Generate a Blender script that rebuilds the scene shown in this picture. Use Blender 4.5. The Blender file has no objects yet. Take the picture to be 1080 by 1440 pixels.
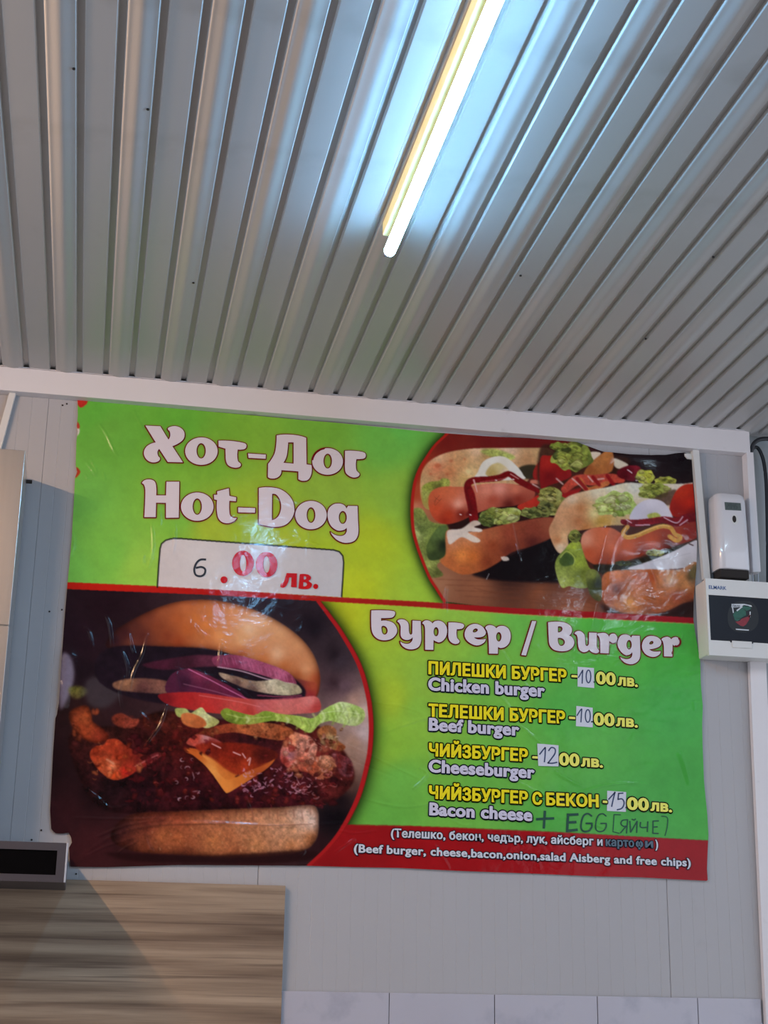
import bpy, bmesh, math, random
import numpy as np
from mathutils import Matrix, Vector, Euler
C = bpy.context.scene.collection
SC = bpy.context.scene
# ------------------------------------------------------------------ camera
FPX = 2132.9
ROT = Matrix.Rotation(math.radians(-10.65994), 3, 'Z') @ Matrix.Rotation(math.radians(107.69832), 3, 'X') @ Matrix.Rotation(math.radians(0.92979), 3, 'Z')
EYE = Vector((0, 0, 1.6))
cd = bpy.data.cameras.new('camera'); cd.sensor_fit = 'VERTICAL'; cd.sensor_height = 36; cd.lens = 36 * FPX / 1440
cd.clip_start = .05
cam = bpy.data.objects.new('camera', cd); C.objects.link(cam); cam.location = EYE; cam.rotation_euler = ROT.to_euler(); SC.camera = cam
# ------------------------------------------------------------------ world, exposure
SC.view_settings.view_transform = 'Standard'; SC.view_settings.look = 'None'; SC.view_settings.gamma = 1
SC.view_settings.use_curve_mapping = False; SC.view_settings.exposure = 3.04
wd = bpy.data.worlds.new('world'); SC.world = wd; wd.use_nodes = True
wd.node_tree.nodes['Background'].inputs[0].default_value = (.80, .86, 1, 1)
wd.node_tree.nodes['Background'].inputs[1].default_value = .15
TUBE_COOL = ((.25, .60, 1), 12.0)
TUBE_WHITE = ((.60, .82, 1), 5.5)
TUBE_WARM = ((1, .63, .38), 45.0)
WALL_Y = 4.6; CEIL_Z = 3.47; RIB = .0823; RIB0 = -.1455 + .0015
MR = np.array(ROT)


def ray(px, py): return MR @ np.array([px - 540, 720 - py, -FPX])
def PW(px, py, y=WALL_Y):                       # where the sight line meets the upright plane at distance y
    d = ray(px, py); t = y / d[1]; return Vector((d[0] * t, y, 1.6 + d[2] * t))
def PC(px, py, z):                              # ... and the level plane at height z
    d = ray(px, py); t = (z - 1.6) / d[2]; return Vector((d[0] * t, d[1] * t, z))


# ------------------------------------------------------------------ materials
def lin(c):
    c = np.asarray(c, float) / 255; return np.where(c <= .04045, c / 12.92, ((c + .055) / 1.055) ** 2.4)
def lc(*c): return tuple(float(v) for v in lin(c)) + (1,)
class NT:
    def __init__(s, name):
        s.m = bpy.data.materials.new(name); s.m.use_nodes = True; s.t = s.m.node_tree; s.b = s.t.nodes['Principled BSDF']
    def n(s, ty, **k):
        x = s.t.nodes.new(ty)
        for a, v in k.items():
            if a.startswith('i_'): x.inputs[a[2:].replace('_', ' ')].default_value = v
            else: setattr(x, a, v)
        return x
    def l(s, a, b): s.t.links.new(a, b)
def mat(name, col, rough=.5, metal=0, var=.06, scale=8, bump=.0, stretch=(1, 1, 1), coat=0, spec=.5, dirt=None, emit=None):
    k = NT(name); b = k.b
    b.inputs['Roughness'].default_value = rough; b.inputs['Metallic'].default_value = metal
    b.inputs['Coat Weight'].default_value = coat; b.inputs['Coat Roughness'].default_value = .08
    b.inputs['Specular IOR Level'].default_value = spec
    tc = k.n('ShaderNodeTexCoord'); mp = k.n('ShaderNodeMapping'); mp.inputs['Scale'].default_value = stretch
    k.l(tc.outputs['Object'], mp.inputs['Vector'])
    nz = k.n('ShaderNodeTexNoise', i_Scale=scale, i_Detail=6.0); k.l(mp.outputs[0], nz.inputs['Vector'])
    mx = k.n('ShaderNodeMix', data_type='RGBA')
    c = lc(*col)
    mx.inputs[6].default_value = tuple(v * (1 - var) for v in c[:3]) + (1,); mx.inputs[7].default_value = tuple(min(1, v * (1 + var)) for v in c[:3]) + (1,)
    k.l(nz.outputs[0], mx.inputs[0]); out = mx.outputs[2]
    if dirt:
        dcol, dsc, lo, hi = dirt
        n2 = k.n('ShaderNodeTexNoise', i_Scale=dsc, i_Detail=8.0); k.l(tc.outputs['Object'], n2.inputs['Vector'])
        rp = k.n('ShaderNodeMapRange'); rp.inputs[1].default_value = lo; rp.inputs[2].default_value = hi; k.l(n2.outputs[0], rp.inputs[0])
        m2 = k.n('ShaderNodeMix', data_type='RGBA'); m2.inputs[7].default_value = lc(*dcol); k.l(out, m2.inputs[6]); k.l(rp.outputs[0], m2.inputs[0]); out = m2.outputs[2]
    k.l(out, b.inputs['Base Color'])
    if bump:
        bp = k.n('ShaderNodeBump', i_Strength=.6, i_Distance=bump); k.l(nz.outputs[0], bp.inputs['Height']); k.l(bp.outputs[0], b.inputs['Normal'])
    if emit:
        b.inputs['Emission Color'].default_value = tuple(emit[0]) + (1,); b.inputs['Emission Strength'].default_value = emit[1]
    return k.m
M = {}
M['panel'] = mat('white_wall_panel', (176, 174, 176), .45, var=.03, scale=3, dirt=((150, 147, 143), 5, .66, .98))
M['ceil'] = mat('painted_ceiling_sheet', (176, 174, 172), .30, var=.03, scale=2, dirt=((130, 124, 118), 3, .6, 1.0))
M['dark'] = mat('dark_gap', (45, 40, 38), .9)
M['trim'] = mat('white_plastic_trim', (226, 221, 222), .4, var=.03, scale=5, dirt=((150, 144, 140), 9, .66, .9))
M['strip'] = mat('pale_strip', (218, 216, 212), .45, var=.03)
M['tile'] = mat('marbled_tile', (186, 184, 194), .25, var=.05, scale=6, dirt=((140, 140, 156), 7, .55, .85))
M['grout'] = mat('grout', (120, 116, 112), .9)
M['plaster'] = mat('dirty_plaster', (170, 176, 178), .8, var=.12, scale=12, bump=.003, dirt=((118, 122, 122), 9, .56, 1.0), stretch=(1, 1, .2))
M['floor'] = mat('grey_floor_tile', (120, 116, 110), .5)
M['steel'] = mat('brushed_steel', (205, 200, 196), .28, metal=.9, var=.08, scale=40, stretch=(1, 1, .05), bump=.0003)
M['steel_dull'] = mat('dull_grey_metal', (72, 68, 74), .5, metal=.3, var=.06, scale=20)
M['steel_edge'] = mat('pale_metal_edge', (190, 195, 205), .35, metal=.4)
M['screen'] = mat('black_screen', (5, 4, 5), .25, var=.3, scale=30, spec=.15)
M['black'] = mat('black_cable_rubber', (26, 28, 34), .45)
M['abs'] = mat('white_abs_plastic', (222, 219, 222), .2, var=.02, coat=1)
M['abs_old'] = mat('yellowed_plastic', (222, 220, 216), .38, var=.03, scale=6)
M['lcd'] = mat('lcd_grey', (84, 94, 92), .2, var=.15, scale=60)
M['lcdink'] = mat('lcd_ink', (40, 48, 50), .4)
M['smoked'] = mat('smoked_window', (24, 28, 38), .35, var=.25, scale=20, spec=.25)
M['brass'] = mat('dark_screw', (52, 46, 44), .5, metal=.5)
M['batten'] = mat('batten_yellow_glare', (238, 228, 165), .4)  # white batten and backing; the tube's yellow glare is put into this colour
M['endcap'] = mat('grey_end_cap', (110, 104, 104), .5)


def wood():
    k = NT('striped_laminate'); tc = k.n('ShaderNodeTexCoord')
    cols = []
    def band(sc, det, st, dist=0.):
        mp = k.n('ShaderNodeMapping'); mp.inputs['Scale'].default_value = st; k.l(tc.outputs['Object'], mp.inputs[0])
        n = k.n('ShaderNodeTexNoise', i_Scale=sc, i_Detail=det, i_Distortion=dist); k.l(mp.outputs[0], n.inputs['Vector']); return n.outputs[0]
    a = band(1, 3., (.9, .9, 22.), .35); b2 = band(1, 5., (1.6, 1, 95.), .2); c = band(1, 2., (9., 9, 320.))
    r = k.n('ShaderNodeValToRGB'); e = r.color_ramp; e.elements[0].position = .30; e.elements[0].color = lc(112, 90, 72); e.elements[1].position = .72; e.elements[1].color = lc(192, 168, 142)
    x = e.elements.new(.42); x.color = lc(144, 121, 100); x = e.elements.new(.54); x.color = lc(170, 147, 123)
    k.l(a, r.inputs[0])
    r2 = k.n('ShaderNodeMapRange'); r2.inputs[1].default_value = .57; r2.inputs[2].default_value = .70; r2.inputs[3].default_value = 0; r2.inputs[4].default_value = .55; k.l(b2, r2.inputs[0])
    m = k.n('ShaderNodeMix', data_type='RGBA'); k.l(r2.outputs[0], m.inputs[0]); k.l(r.outputs[0], m.inputs[6]); m.inputs[7].default_value = lc(84, 62, 50)
    m2 = k.n('ShaderNodeMix', data_type='RGBA', blend_type='MULTIPLY'); m2.inputs[0].default_value = .35; k.l(m.outputs[2], m2.inputs[6]); k.l(c, m2.inputs[7])
    k.l(m2.outputs[2], k.b.inputs['Base Color']); k.b.inputs['Roughness'].default_value = .42
    return k.m
M['wood'] = wood()


# ------------------------------------------------------------------ mesh helpers
def obj(name, data, m=None, parent=None, smooth=False, label=None):
    if isinstance(data, bmesh.types.BMesh):
        me = bpy.data.meshes.new(name); bmesh.ops.recalc_face_normals(data, faces=data.faces[:]); data.to_mesh(me); data.free()
    else: me = data
    if m is not None and not me.materials: me.materials.append(m)
    if smooth:
        for p in me.polygons: p.use_smooth = True
    o = bpy.data.objects.new(name, me); C.objects.link(o)
    if parent is not None:
        o.parent = parent
        if parent.type == 'EMPTY' or True:
            q = parent; off = Vector((0, 0, 0))
            while q is not None: off += q.location; q = q.parent
            o.location = -off
    if label: o['label'] = label
    return o
def thing(name, label, cat, loc=(0, 0, 0), group=None):
    o = bpy.data.objects.new(name, None); C.objects.link(o); o.location = loc; o.empty_display_size = .1; o['label'] = label; o['category'] = cat
    if group: o['group'] = group
    return o
def tag(o, label, cat, group=None):
    o['label'] = label; o['category'] = cat
    if group: o['group'] = group
    return o
def struct(name, data, m, **k): o = obj(name, data, m, **k); o['kind'] = 'structure'; return o
def bx(bm, x0, x1, y0, y1, z0, z1, bev=0, seg=2):
    vs = [bm.verts.new(p) for p in ((x0, y0, z0), (x1, y0, z0), (x1, y1, z0), (x0, y1, z0), (x0, y0, z1), (x1, y0, z1), (x1, y1, z1), (x0, y1, z1))]
    fs = [bm.faces.new([vs[i] for i in f]) for f in ((0, 3, 2, 1), (4, 5, 6, 7), (0, 1, 5, 4), (1, 2, 6, 5), (2, 3, 7, 6), (3, 0, 4, 7))]
    if bev: bmesh.ops.bevel(bm, geom=list({e for f in fs for e in f.edges}), offset=bev, segments=seg, affect='EDGES', profile=.5)
    return bm
def box(x0, x1, y0, y1, z0, z1, bev=0, seg=2): return bx(bmesh.new(), x0, x1, y0, y1, z0, z1, bev, seg)
def slab(pts, depth, bev=0, bm=None):           # polygon (list of Vectors, facing -y) pushed back by depth along +y
    bm = bm or bmesh.new()
    a = [bm.verts.new(p) for p in pts]; b = [bm.verts.new(Vector(p) + Vector((0, depth, 0))) for p in pts]
    n = len(pts); fs = [bm.faces.new(a), bm.faces.new(b[::-1])]
    for i in range(n): fs.append(bm.faces.new((a[i], b[i], b[(i + 1) % n], a[(i + 1) % n])))
    if bev: bmesh.ops.bevel(bm, geom=list({e for e in fs[0].edges}), offset=bev, segments=2, affect='EDGES')
    return bm
def tube(pts, r, n=10, bm=None, caps=True):
    bm = bm or bmesh.new(); pts = [Vector(p) for p in pts]; rings = []
    up = Vector((0, 0, 1))
    for i, p in enumerate(pts):
        d = (pts[min(i + 1, len(pts) - 1)] - pts[max(i - 1, 0)]).normalized()
        s = d.cross(up)
        if s.length < .05: s = d.cross(Vector((0, 1, 0)))
        s.normalize(); t = s.cross(d).normalized()
        rr = r[i] if isinstance(r, (list, tuple)) else r
        rings.append([bm.verts.new(p + s * rr * math.cos(a) + t * rr * math.sin(a)) for a in [2 * math.pi * j / n for j in range(n)]])
    for i in range(len(pts) - 1):
        for j in range(n): bm.faces.new((rings[i][j], rings[i][(j + 1) % n], rings[i + 1][(j + 1) % n], rings[i + 1][j]))
    if caps: bm.faces.new(rings[0]); bm.faces.new(rings[-1][::-1])
    return bm
def cr(pts, n=8, closed=False):                 # smooth curve through points
    P = [np.array(p, float) for p in pts]; N = len(P); out = []
    for i in range(N if closed else N - 1):
        p0, p1, p2, p3 = (P[(i - 1) % N], P[i], P[(i + 1) % N], P[(i + 2) % N]) if closed else (P[max(i - 1, 0)], P[i], P[i + 1], P[min(i + 2, N - 1)])
        for t in np.arange(n) / n: out.append(.5 * ((2 * p1) + (p2 - p0) * t + (2 * p0 - 5 * p1 + 4 * p2 - p3) * t * t + (3 * p1 - p0 - 3 * p2 + p3) * t ** 3))
    if not closed: out.append(P[-1])
    return out
def cyl(c, axis, r, h, n=16, bm=None):
    c = Vector(c); a = Vector(axis).normalized(); return tube([c, c + a * h], r, n, bm)

# ------------------------------------------------------------------ setting
XL, XR, YB = -2.0, 3.6, -2.5
fl = struct('floor', box(XL - 1, XR, YB, WALL_Y + .1, -.05, 0), M['floor'])
struct('wall_front', box(XL - 1, XR, YB - .1, YB, 0, CEIL_Z), mat('room_wall_behind', (132, 126, 120), .7))
# back wall: a core sheet, and the white sandwich panels in front of it, each with its fine ribs
wb = struct('wall_back', box(XL, 2.12, WALL_Y + .006, WALL_Y + .08, 0, 3.6), M['grout'])
seams = [XL, PW(30, 1003).x, PW(363, 1235).x, PW(940, 1300).x, 2.119]
def ribbed(x0, x1, z0, z1, tight=False):
    bm = bmesh.new(); prof = [(x0, WALL_Y + .006), (x0, WALL_Y + (.0004 if tight else .002)), (x0 + (.0006 if tight else .002), WALL_Y)]
    x = x0 + .04
    while x < x1 - .02:
        prof += [(x - .0012, WALL_Y), (x, WALL_Y + .0007), (x + .0012, WALL_Y)]; x += .0402
    prof += [(x1 - .0022, WALL_Y), (x1 - .0008, WALL_Y + .002), (x1 - .0008, WALL_Y + .006)]
    a = [bm.verts.new((p[0], p[1], z0)) for p in prof]; b = [bm.verts.new((p[0], p[1], z1)) for p in prof]
    for i in range(len(prof) - 1): bm.faces.new((a[i], a[i + 1], b[i + 1], b[i]))
    bm.faces.new((a[0], b[0], b[-1], a[-1]))
    return bm
for i in range(4): obj('panel', ribbed(seams[i], seams[i + 1] + (.0007 if i == 0 else 0), 1.0, 3.56, i == 1), M['panel'], wb)
for px, py in [(69.5, 860), (87, 857.5), (58, 1167.5), (44.5, 1181), (94, 568), (88, 570), (14.5, 917), (107, 1229)]:
    p = PW(px, py); obj('rivet', cyl(p + Vector((0, .001, 0)), (0, -1, 0), .0028, .003, 8), M['brass'], wb)
# pillar right of the wall's end
struct('wall_right', box(PW(1061, 700).x + .0, 3.3, WALL_Y + .035, WALL_Y + .3, 0, 3.6), M['plaster'])
# ceiling: core sheet above, and its folded panels with a recessed channel between neighbours
ce = struct('ceiling', box(XL - 1, XR, YB, WALL_Y + .1, CEIL_Z + .0115, CEIL_Z + .03), M['ceil'])
def rib_mesh(bulge):
    G = .0223; w = .0035; h = .0095
    prof = [(0, 0), (.0028, .0032), (w, h), (G - w, h), (G - .0028, .0032), (G, 0)]
    n = 14 if bulge else 1
    for i in range(1, n + 1):
        t = i / n; z = -.0040 * math.sin(math.pi * min(max((t - .06) / .88, 0), 1)) ** 2 if bulge else 0
        prof.append((G + (RIB - G) * t, z))
    bm = bmesh.new()
    ys = [YB, WALL_Y - .012]
    rows = [[bm.verts.new((x, y, z)) for x, z in prof] for y in ys]
    for i in range(len(prof) - 1):
        f = bm.faces.new((rows[0][i], rows[1][i], rows[1][i + 1], rows[0][i + 1])); f.smooth = bulge and i >= 5
    me = bpy.data.meshes.new('ceiling_panel'); bm.to_mesh(me); bm.free(); me.materials.append(M['ceil']); return me
ribA, ribB = rib_mesh(False), rib_mesh(True)
for k in range(-30, 44):
    o = bpy.data.objects.new('panel', ribA if k % 2 == 0 else ribB); C.objects.link(o); o.parent = ce; o.location = (RIB0 + RIB * k, 0, CEIL_Z)
for px, py in [(104, 96), (208, 153), (272, 397), (908, 476), (732, 387), (1003, 361)]:
    p = PC(px, py, CEIL_Z); obj('screw', cyl(p + Vector((0, 0, .001)), (0, 0, -1), .0033, .004, 8), M['brass'], ce)
# cornice trunking and the other strips
TY = WALL_Y - .04
a = PW(1055, 607, TY); b = PW(1055, 637, TY)
bm = box(XL, PW(1054.5, 620, TY).x, TY, WALL_Y, b.z, a.z + .001, .0015)
bx(bm, XL, PW(1060, 607, TY).x, TY - .003, WALL_Y, a.z + .0015, a.z + .0045)
struct('trim_1', bm, M['trim'])
def strip(name, q, depth, y, m): return struct(name, slab([PW(*p, y) for p in q], depth, .001), m)
strip('trim_2', [(974, 630), (990, 814), (999.5, 814), (982.8, 630)], .02, WALL_Y - .022, M['strip'])
strip('trim_3', [(13.5, 550), (-16, 655), (-5, 655), (23, 550)], .02, WALL_Y - .022, M['strip'])
strip('trim_4', [(1050, 636), (1059, 804), (1070, 804), (1059.5, 636)], .04, WALL_Y - .04, M['trim'])
strip('trim_5', [(1054.5, 930), (1059, 1040), (1078.5, 1460), (1100, 1460), (1077.5, 930)], .02, WALL_Y - .022, M['trim'])

# wall tiles, each a piece of its own on a mortar bed
zt = PW(700, 1398, WALL_Y - .008).z
bed = struct('wall_tiling', box(PW(398, 1400).x - .6, PW(1069, 1400).x - .002, WALL_Y - .005, WALL_Y, .9, zt - .002), M['grout'])
jx = [PW(x, 1410, WALL_Y - .008).x for x in (547.3, 695.5, 840, 981)]
w = (jx[3] - jx[0]) / 3
ed = [jx[0] - 3 * w, jx[0] - 2 * w, jx[0] - w] + jx + [PW(1070, 1405, WALL_Y - .008).x]
for r in range(2):
    for i in range(len(ed) - 1):
        obj('tile', box(ed[i] + .0012, ed[i + 1] - .0012, WALL_Y - .0085 - .0004 * (i % 3), WALL_Y - .004, zt - .25 * (r + 1) + .0012, zt - .25 * r - .0012, .001), M['tile'], bed)

# ------------------------------------------------------------------ tube lights
TZ = CEIL_Z - .068
pe = PC(547.5, 355, TZ); TX = (pe.x + PC(697, 0, TZ).x) / 2
def tube_light(x, y0, y1, colour, label, group='ceiling tube lights'):
    t = thing('tube_light', label, 'lamp', (x, (y0 + y1) / 2, CEIL_Z), group)
    em = mat('glowing_tube', (255, 255, 255), .4, emit=colour)
    obj('batten', box(x - .024, x + .024, y0, y1 - .03, CEIL_Z - .040, CEIL_Z - .001, .004), M['batten'], t)
    def arc(a0, a1, n):                           # the tube: opal lower shell that glows, white backing shell above it
        bm = bmesh.new(); rows = [[bm.verts.new((x + r * math.sin(a), y, TZ - r * math.cos(a))) for a in [math.radians(a0 + (a1 - a0) * i / n) for i in range(n + 1)]] for y, r in ((y0 + .01, .015), (y1 - .012, .015), (y1 - .004, .0135), (y1, .009), (y1 + .001, .001))]
        for u, v in zip(rows, rows[1:]):
            for i in range(n): bm.faces.new((u[i], u[i + 1], v[i + 1], v[i]))
        return bm
    obj('tube', arc(-108, 108, 18), em, t, smooth=True); obj('tube_backing', arc(108, 252, 10), M['batten'], t, smooth=True)
    obj('end_cap', box(x - .014, x + .014, y1 - .006, y1 + .010, TZ - .010, TZ + .013, .004), M['endcap'], t)
    for yy in (y0 + .1, y1 - .09): obj('bracket', box(x - .006, x + .006, yy - .012, yy + .012, TZ + .010, CEIL_Z - .036), M['endcap'], t)
    return t
tube_light(TX, pe.y - 1.5, pe.y, TUBE_COOL, 'glowing white tube light under the ribbed ceiling, ending above the green poster')
tube_light(-1.25, pe.y - 1.5, pe.y, TUBE_WARM, 'warm tube light on the ceiling left of the steel cabinet')

tube_light(2.35, pe.y - 1.5, pe.y, TUBE_WHITE, 'neutral white tube light on the ceiling to the right of the electrical box')

# ------------------------------------------------------------------ steel cabinet, far left
SY = WALL_Y - .25
c0 = PW(35, 634, SY)
t = thing('steel_cabinet', 'tall brushed steel cabinet at the left edge, on the wall beside the poster', 'cabinet', (c0.x - .3, WALL_Y, 2.06))
zs = PW(15, 880, SY).z
obj('body', box(c0.x - .8, c0.x, SY + .004, WALL_Y - .021, 2.06, c0.z, .002), M['steel'], t)
obj('front_panel', box(c0.x - .8, c0.x + .0015, SY, SY + .006, zs + .0015, c0.z + .001, .0015), M['steel'], t)
obj('front_panel', box(c0.x - .8, c0.x + .0015, SY, SY + .006, 2.06, zs - .0015, .0015), M['steel'], t)
p = PW(36, 677, SY + .2); obj('bolt', cyl((c0.x, SY + .2, p.z), (1, 0, 0), .006, .018, 10), M['brass'], t)
# ------------------------------------------------------------------ display unit
DY = WALL_Y - .36
c1 = PW(94.5, 1185.5, DY); c2 = PW(92, 1241, DY)
t = thing('display_unit', 'grey metal unit with long black display window, lower left above the wood board', 'appliance', (c1.x - .3, WALL_Y, c2.z))
xr = (c1.x + c2.x) / 2
zt2, zb2 = c1.z, c2.z
obj('body', box(xr - .75, xr, DY + .006, WALL_Y - .022, zb2, zt2, .002), M['steel_dull'], t)
za = PW(80, 1196, DY).z; zc = PW(78, 1230.5, DY).z; xw = PW(79.5, 1212, DY).x
bm = bmesh.new()
for q in ((xr - .75, xr - .003, za, zt2), (xr - .75, xr - .003, zb2, zc), (xw, xr - .003, zc, za)): bx(bm, q[0], q[1], DY, DY + .008, q[2], q[3])
obj('bezel', bm, M['steel_dull'], t)
obj('screen', box(xr - .75, xw, DY + .004, DY + .007, zc, za), M['screen'], t)
obj('edge_strip', box(xr - .003, xr + .002, DY - .001, DY + .02, zb2, zt2, .0008), M['steel_edge'], t)
# ------------------------------------------------------------------ wood board
BY = WALL_Y - .02
b0 = PW(401, 1245.5, BY); b1 = PW(395.5, 1438, BY)
tag(obj('wood_board', box(-1.5, (b0.x + b1.x) / 2, BY, WALL_Y - .002, 1.15, b0.z, .0008), M['wood']), 'wide light brown board with dark horizontal wood grain, below the burger picture', 'board')
# ------------------------------------------------------------------ air freshener dispenser
AY = WALL_Y - .075
t = thing('air_freshener_dispenser', 'white plastic air freshener dispenser with small grey display, above the electrical box', 'dispenser', tuple(PW(1030, 800, WALL_Y)))
fl_, fr_ = PW(997, 695, WALL_Y - .02), PW(1054, 748, AY)
bl_, br_ = PW(1003, 800, WALL_Y - .02), PW(1057.5, 800, AY)
zt3, zb3 = PW(1030, 694, AY + .01).z, PW(1030, 799.5, AY).z
x0, x1 = 1.981, PW(1057, 790, AY).x
bm = bmesh.new()
# rows of a lofted cover: flat face, rounded sides, crown and chin
rows = []
for z, inset, yy in [(zb3, .0, .003), (zb3 + .004, 0, 0), (zb3 + .08, 0, .000), (zt3 - .03, .001, .003), (zt3 - .010, .003, .008), (zt3 - .002, .006, .016), (zt3, .010, .026)]:
    xa, xb = x0 + inset, x1 - inset; ys = AY + yy; r = .024; ring = [(xa, WALL_Y - .004)]
    for k in range(7):
        an = math.pi / 2 * k / 6; ring.append((xa + r - r * math.cos(an), ys + r - r * math.sin(an)))
    for k in range(7):
        an = math.pi / 2 * k / 6; ring.append((xb - r + r * math.sin(an), ys + r - r * math.cos(an)))
    ring.append((xb, WALL_Y - .004))
    rows.append([bm.verts.new((x, y, z + (.004 * math.sin(math.pi * i / 15) if z > zt3 - .02 else 0))) for i, (x, y) in enumerate(ring)])
for a, b in zip(rows, rows[1:]):
    for i in range(len(a) - 1): bm.faces.new((a[i], a[i + 1], b[i + 1], b[i]))
bm.faces.new(rows[0][::-1]); bm.faces.new(rows[-1])
cover = obj('cover', bm, M['abs'], t)
for p in cover.data.polygons: p.use_smooth = len(p.vertices) == 4
AYF = AY + .0015
q = [PW(*p, AYF) for p in [(1019, 706), (1041.5, 707.5), (1042.5, 718), (1020, 717)]]
d = obj('display_window', slab(q, .004), M['lcd'], t)
bm = bmesh.new()
for i, px in enumerate((1023.5, 1027.5, 1031.5, 1035.5)):
    c = PW(px, 712, AYF - .0006)
    w_, h_ = .0028, .0075
    segs = ((0, 1, 0), (-1, .5, 1), (1, .5, 1), (0, 0, 0), (-1, -.5, 1), (1, -.5, 1), (0, -1, 0))
    for j in ((0, 2, 3, 4, 6), (0, 1, 2, 4, 5, 6), (1, 2, 3, 5), (0, 1, 3, 5, 6))[i]:
        sx, sz, v = segs[j]; cx = c.x + sx * w_; cz = c.z + sz * h_
        bx(bm, cx - (.0005 if v else w_), cx + (.0005 if v else w_), c.y, c.y + .0004, cz - (h_ / 2 if v else .0005), cz + (h_ / 2 if v else .0005))
obj('digits', bm, M['lcdink'], d)
c = PW(1032.5, 730, AYF)
bm = bmesh.new()
def ell(bm, c, a, b, dep, n=20, rot=0):
    ps = [c + Vector((a * math.cos(2 * math.pi * i / n) + rot * b * math.sin(2 * math.pi * i / n), 0, b * math.sin(2 * math.pi * i / n))) for i in range(n)]
    return slab(ps, dep, bm=bm)
obj('spray_hole_rim', ell(bm, c + Vector((.003, -.0004, -.002)), .0125, .0175, .003), M['strip'], t)
obj('spray_hole', ell(bmesh.new(), c + Vector((0, -.0012, 0)), .0068, .0120, .003), M['dark'], t)
obj('base', box(x0 + .006, x1 - .006, AY + .012, WALL_Y - .002, zb3 - .028, zb3 + .001, .003), M['dark'], t)
pp = [PW(x, y, AY + .03) for x, y in ((1023, 812), (1027, 809), (1031, 811), (1035, 810), (1040, 811))]
obj('pull_tab', tube(cr(pp, 4), .0012, 6), M['steel_edge'], t)

# ------------------------------------------------------------------ electrical box
EY = WALL_Y - .092
ex0 = 1.921; ez1, ez0 = 2.918, PW(996, 921, EY).z; ex1 = ex0 + .265
t = thing('electrical_box', 'white surface mounted electrical box with dark window and emblem, right of the poster', 'electrical box', (ex0 + .13, WALL_Y, ez0))
obj('body', box(ex0, ex1, EY + .012, WALL_Y - .001, ez0 + .004, ez1 - .003, .004), M['abs_old'], t)
zw1, zw0, xw0 = PW(1000, 836.5, EY).z, PW(1000, 900, EY).z, PW(998, 870, EY).x
xw1 = ex1 - .018
bm = bmesh.new()
for q in ((ex0, ex1, zw1, ez1), (ex0, ex1, ez0, zw0), (ex0, xw0, zw0, zw1), (xw1, ex1, zw0, zw1)): bx(bm, q[0], q[1], EY, EY + .013, q[2], q[3])
bmesh.ops.remove_doubles(bm, verts=bm.verts[:], dist=1e-5)
obj('front_frame', bm, M['abs_old'], t)
win = obj('window_door', box(xw0 + .0005, xw1 - .0005, EY + .001, EY + .006, zw0 + .0005, zw1 - .0005, .0015), M['smoked'], t)
obj('window_tab', box(PW(1029, 905, EY).x, PW(1057, 905, EY).x, EY - .004, EY + .002, PW(1043, 911.5, EY).z, zw0 + .002, .002), M['abs_old'], t)
obj('window_tab', box(PW(1027, 903, EY).x, PW(1059, 905, EY).x, EY - .002, EY + .004, zw0 - .004, zw0 + .003, .001), M['smoked'], t)
# emblem on the window: dark round seal, shield with lettered banner, green and red field
M['seal'] = mat('seal_black', (18, 22, 28), .3); M['eg'] = mat('emblem_green', (34, 92, 76), .4, var=.25, scale=90); M['er'] = mat('emblem_red', (138, 34, 48), .4, var=.25, scale=90)
M['ew'] = mat('emblem_white', (205, 210, 215), .5); M['blueink'] = mat('blue_print', (70, 98, 150), .5)
EW = EY + .0008
def EP(u, v, k=0): return PW(1000 + u / 12, 820 + v / 12, EW - .0003 * k)
def poly(name, pts, m, par, k=0, closed=True): return obj(name, slab([EP(*p, k) for p in pts], .0003), m, par)
em = poly('emblem_sticker', cr([(540, 300), (700, 330), (790, 480), (790, 680), (690, 800), (520, 830), (370, 790), (290, 680), (290, 480), (380, 340)], 4, True), M['seal'], win)
for q, m, k in [
    ([(345, 350), (560, 350), (680, 375), (690, 400), (640, 395), (525, 385), (522, 408), (345, 412)], 'ew', 1),
    ([(352, 410), (372, 412), (385, 500), (368, 505)], 'ew', 1), ([(650, 480), (668, 480), (665, 575), (650, 570)], 'ew', 1),
    ([(425, 455), (520, 395), (535, 402), (440, 478)], 'ew', 3),
    ([(545, 370), (640, 385), (680, 430), (600, 470), (560, 440), (500, 440)], 'eg', 1),
    ([(400, 490), (460, 440), (530, 425), (585, 470), (590, 540), (500, 590), (420, 590), (370, 540)], 'eg', 2),
    ([(365, 520), (420, 590), (500, 600), (440, 645), (400, 620)], 'eg', 1),
    ([(520, 600), (660, 550), (640, 620), (590, 700), (545, 730), (500, 720), (440, 680), (410, 650), (480, 640)], 'er', 1),
    ([(640, 530), (672, 540), (655, 580), (630, 575)], 'er', 1),
    ([(415, 768), (640, 785), (635, 803), (420, 788)], 'ew', 1)]:
    o = poly('emblem_shape', q, M[m], em, k) if False else poly('emblem_shape', q, M[m], win, k)
def label_text(name, body, size, loc, m, parent, off=0, rot=0, sx=1, ext=.0002):
    cu = bpy.data.curves.new(name, 'FONT'); cu.body = body; cu.size = size; cu.offset = off; cu.extrude = ext; cu.resolution_u = 3
    o = bpy.data.objects.new('tmp', cu); C.objects.link(o); bpy.context.view_layer.update()
    me = bpy.data.meshes.new_from_object(o.evaluated_get(bpy.context.evaluated_depsgraph_get())); bpy.data.objects.remove(o)
    me.transform(Matrix.Translation(loc) @ Matrix.Rotation(rot, 4, 'Y') @ Matrix.Diagonal((sx, 1, 1, 1)) @ Matrix.Rotation(math.pi / 2, 4, 'X'))
    me.materials.clear(); me.materials.append(m)
    return obj(name, me, None, parent)
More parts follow.
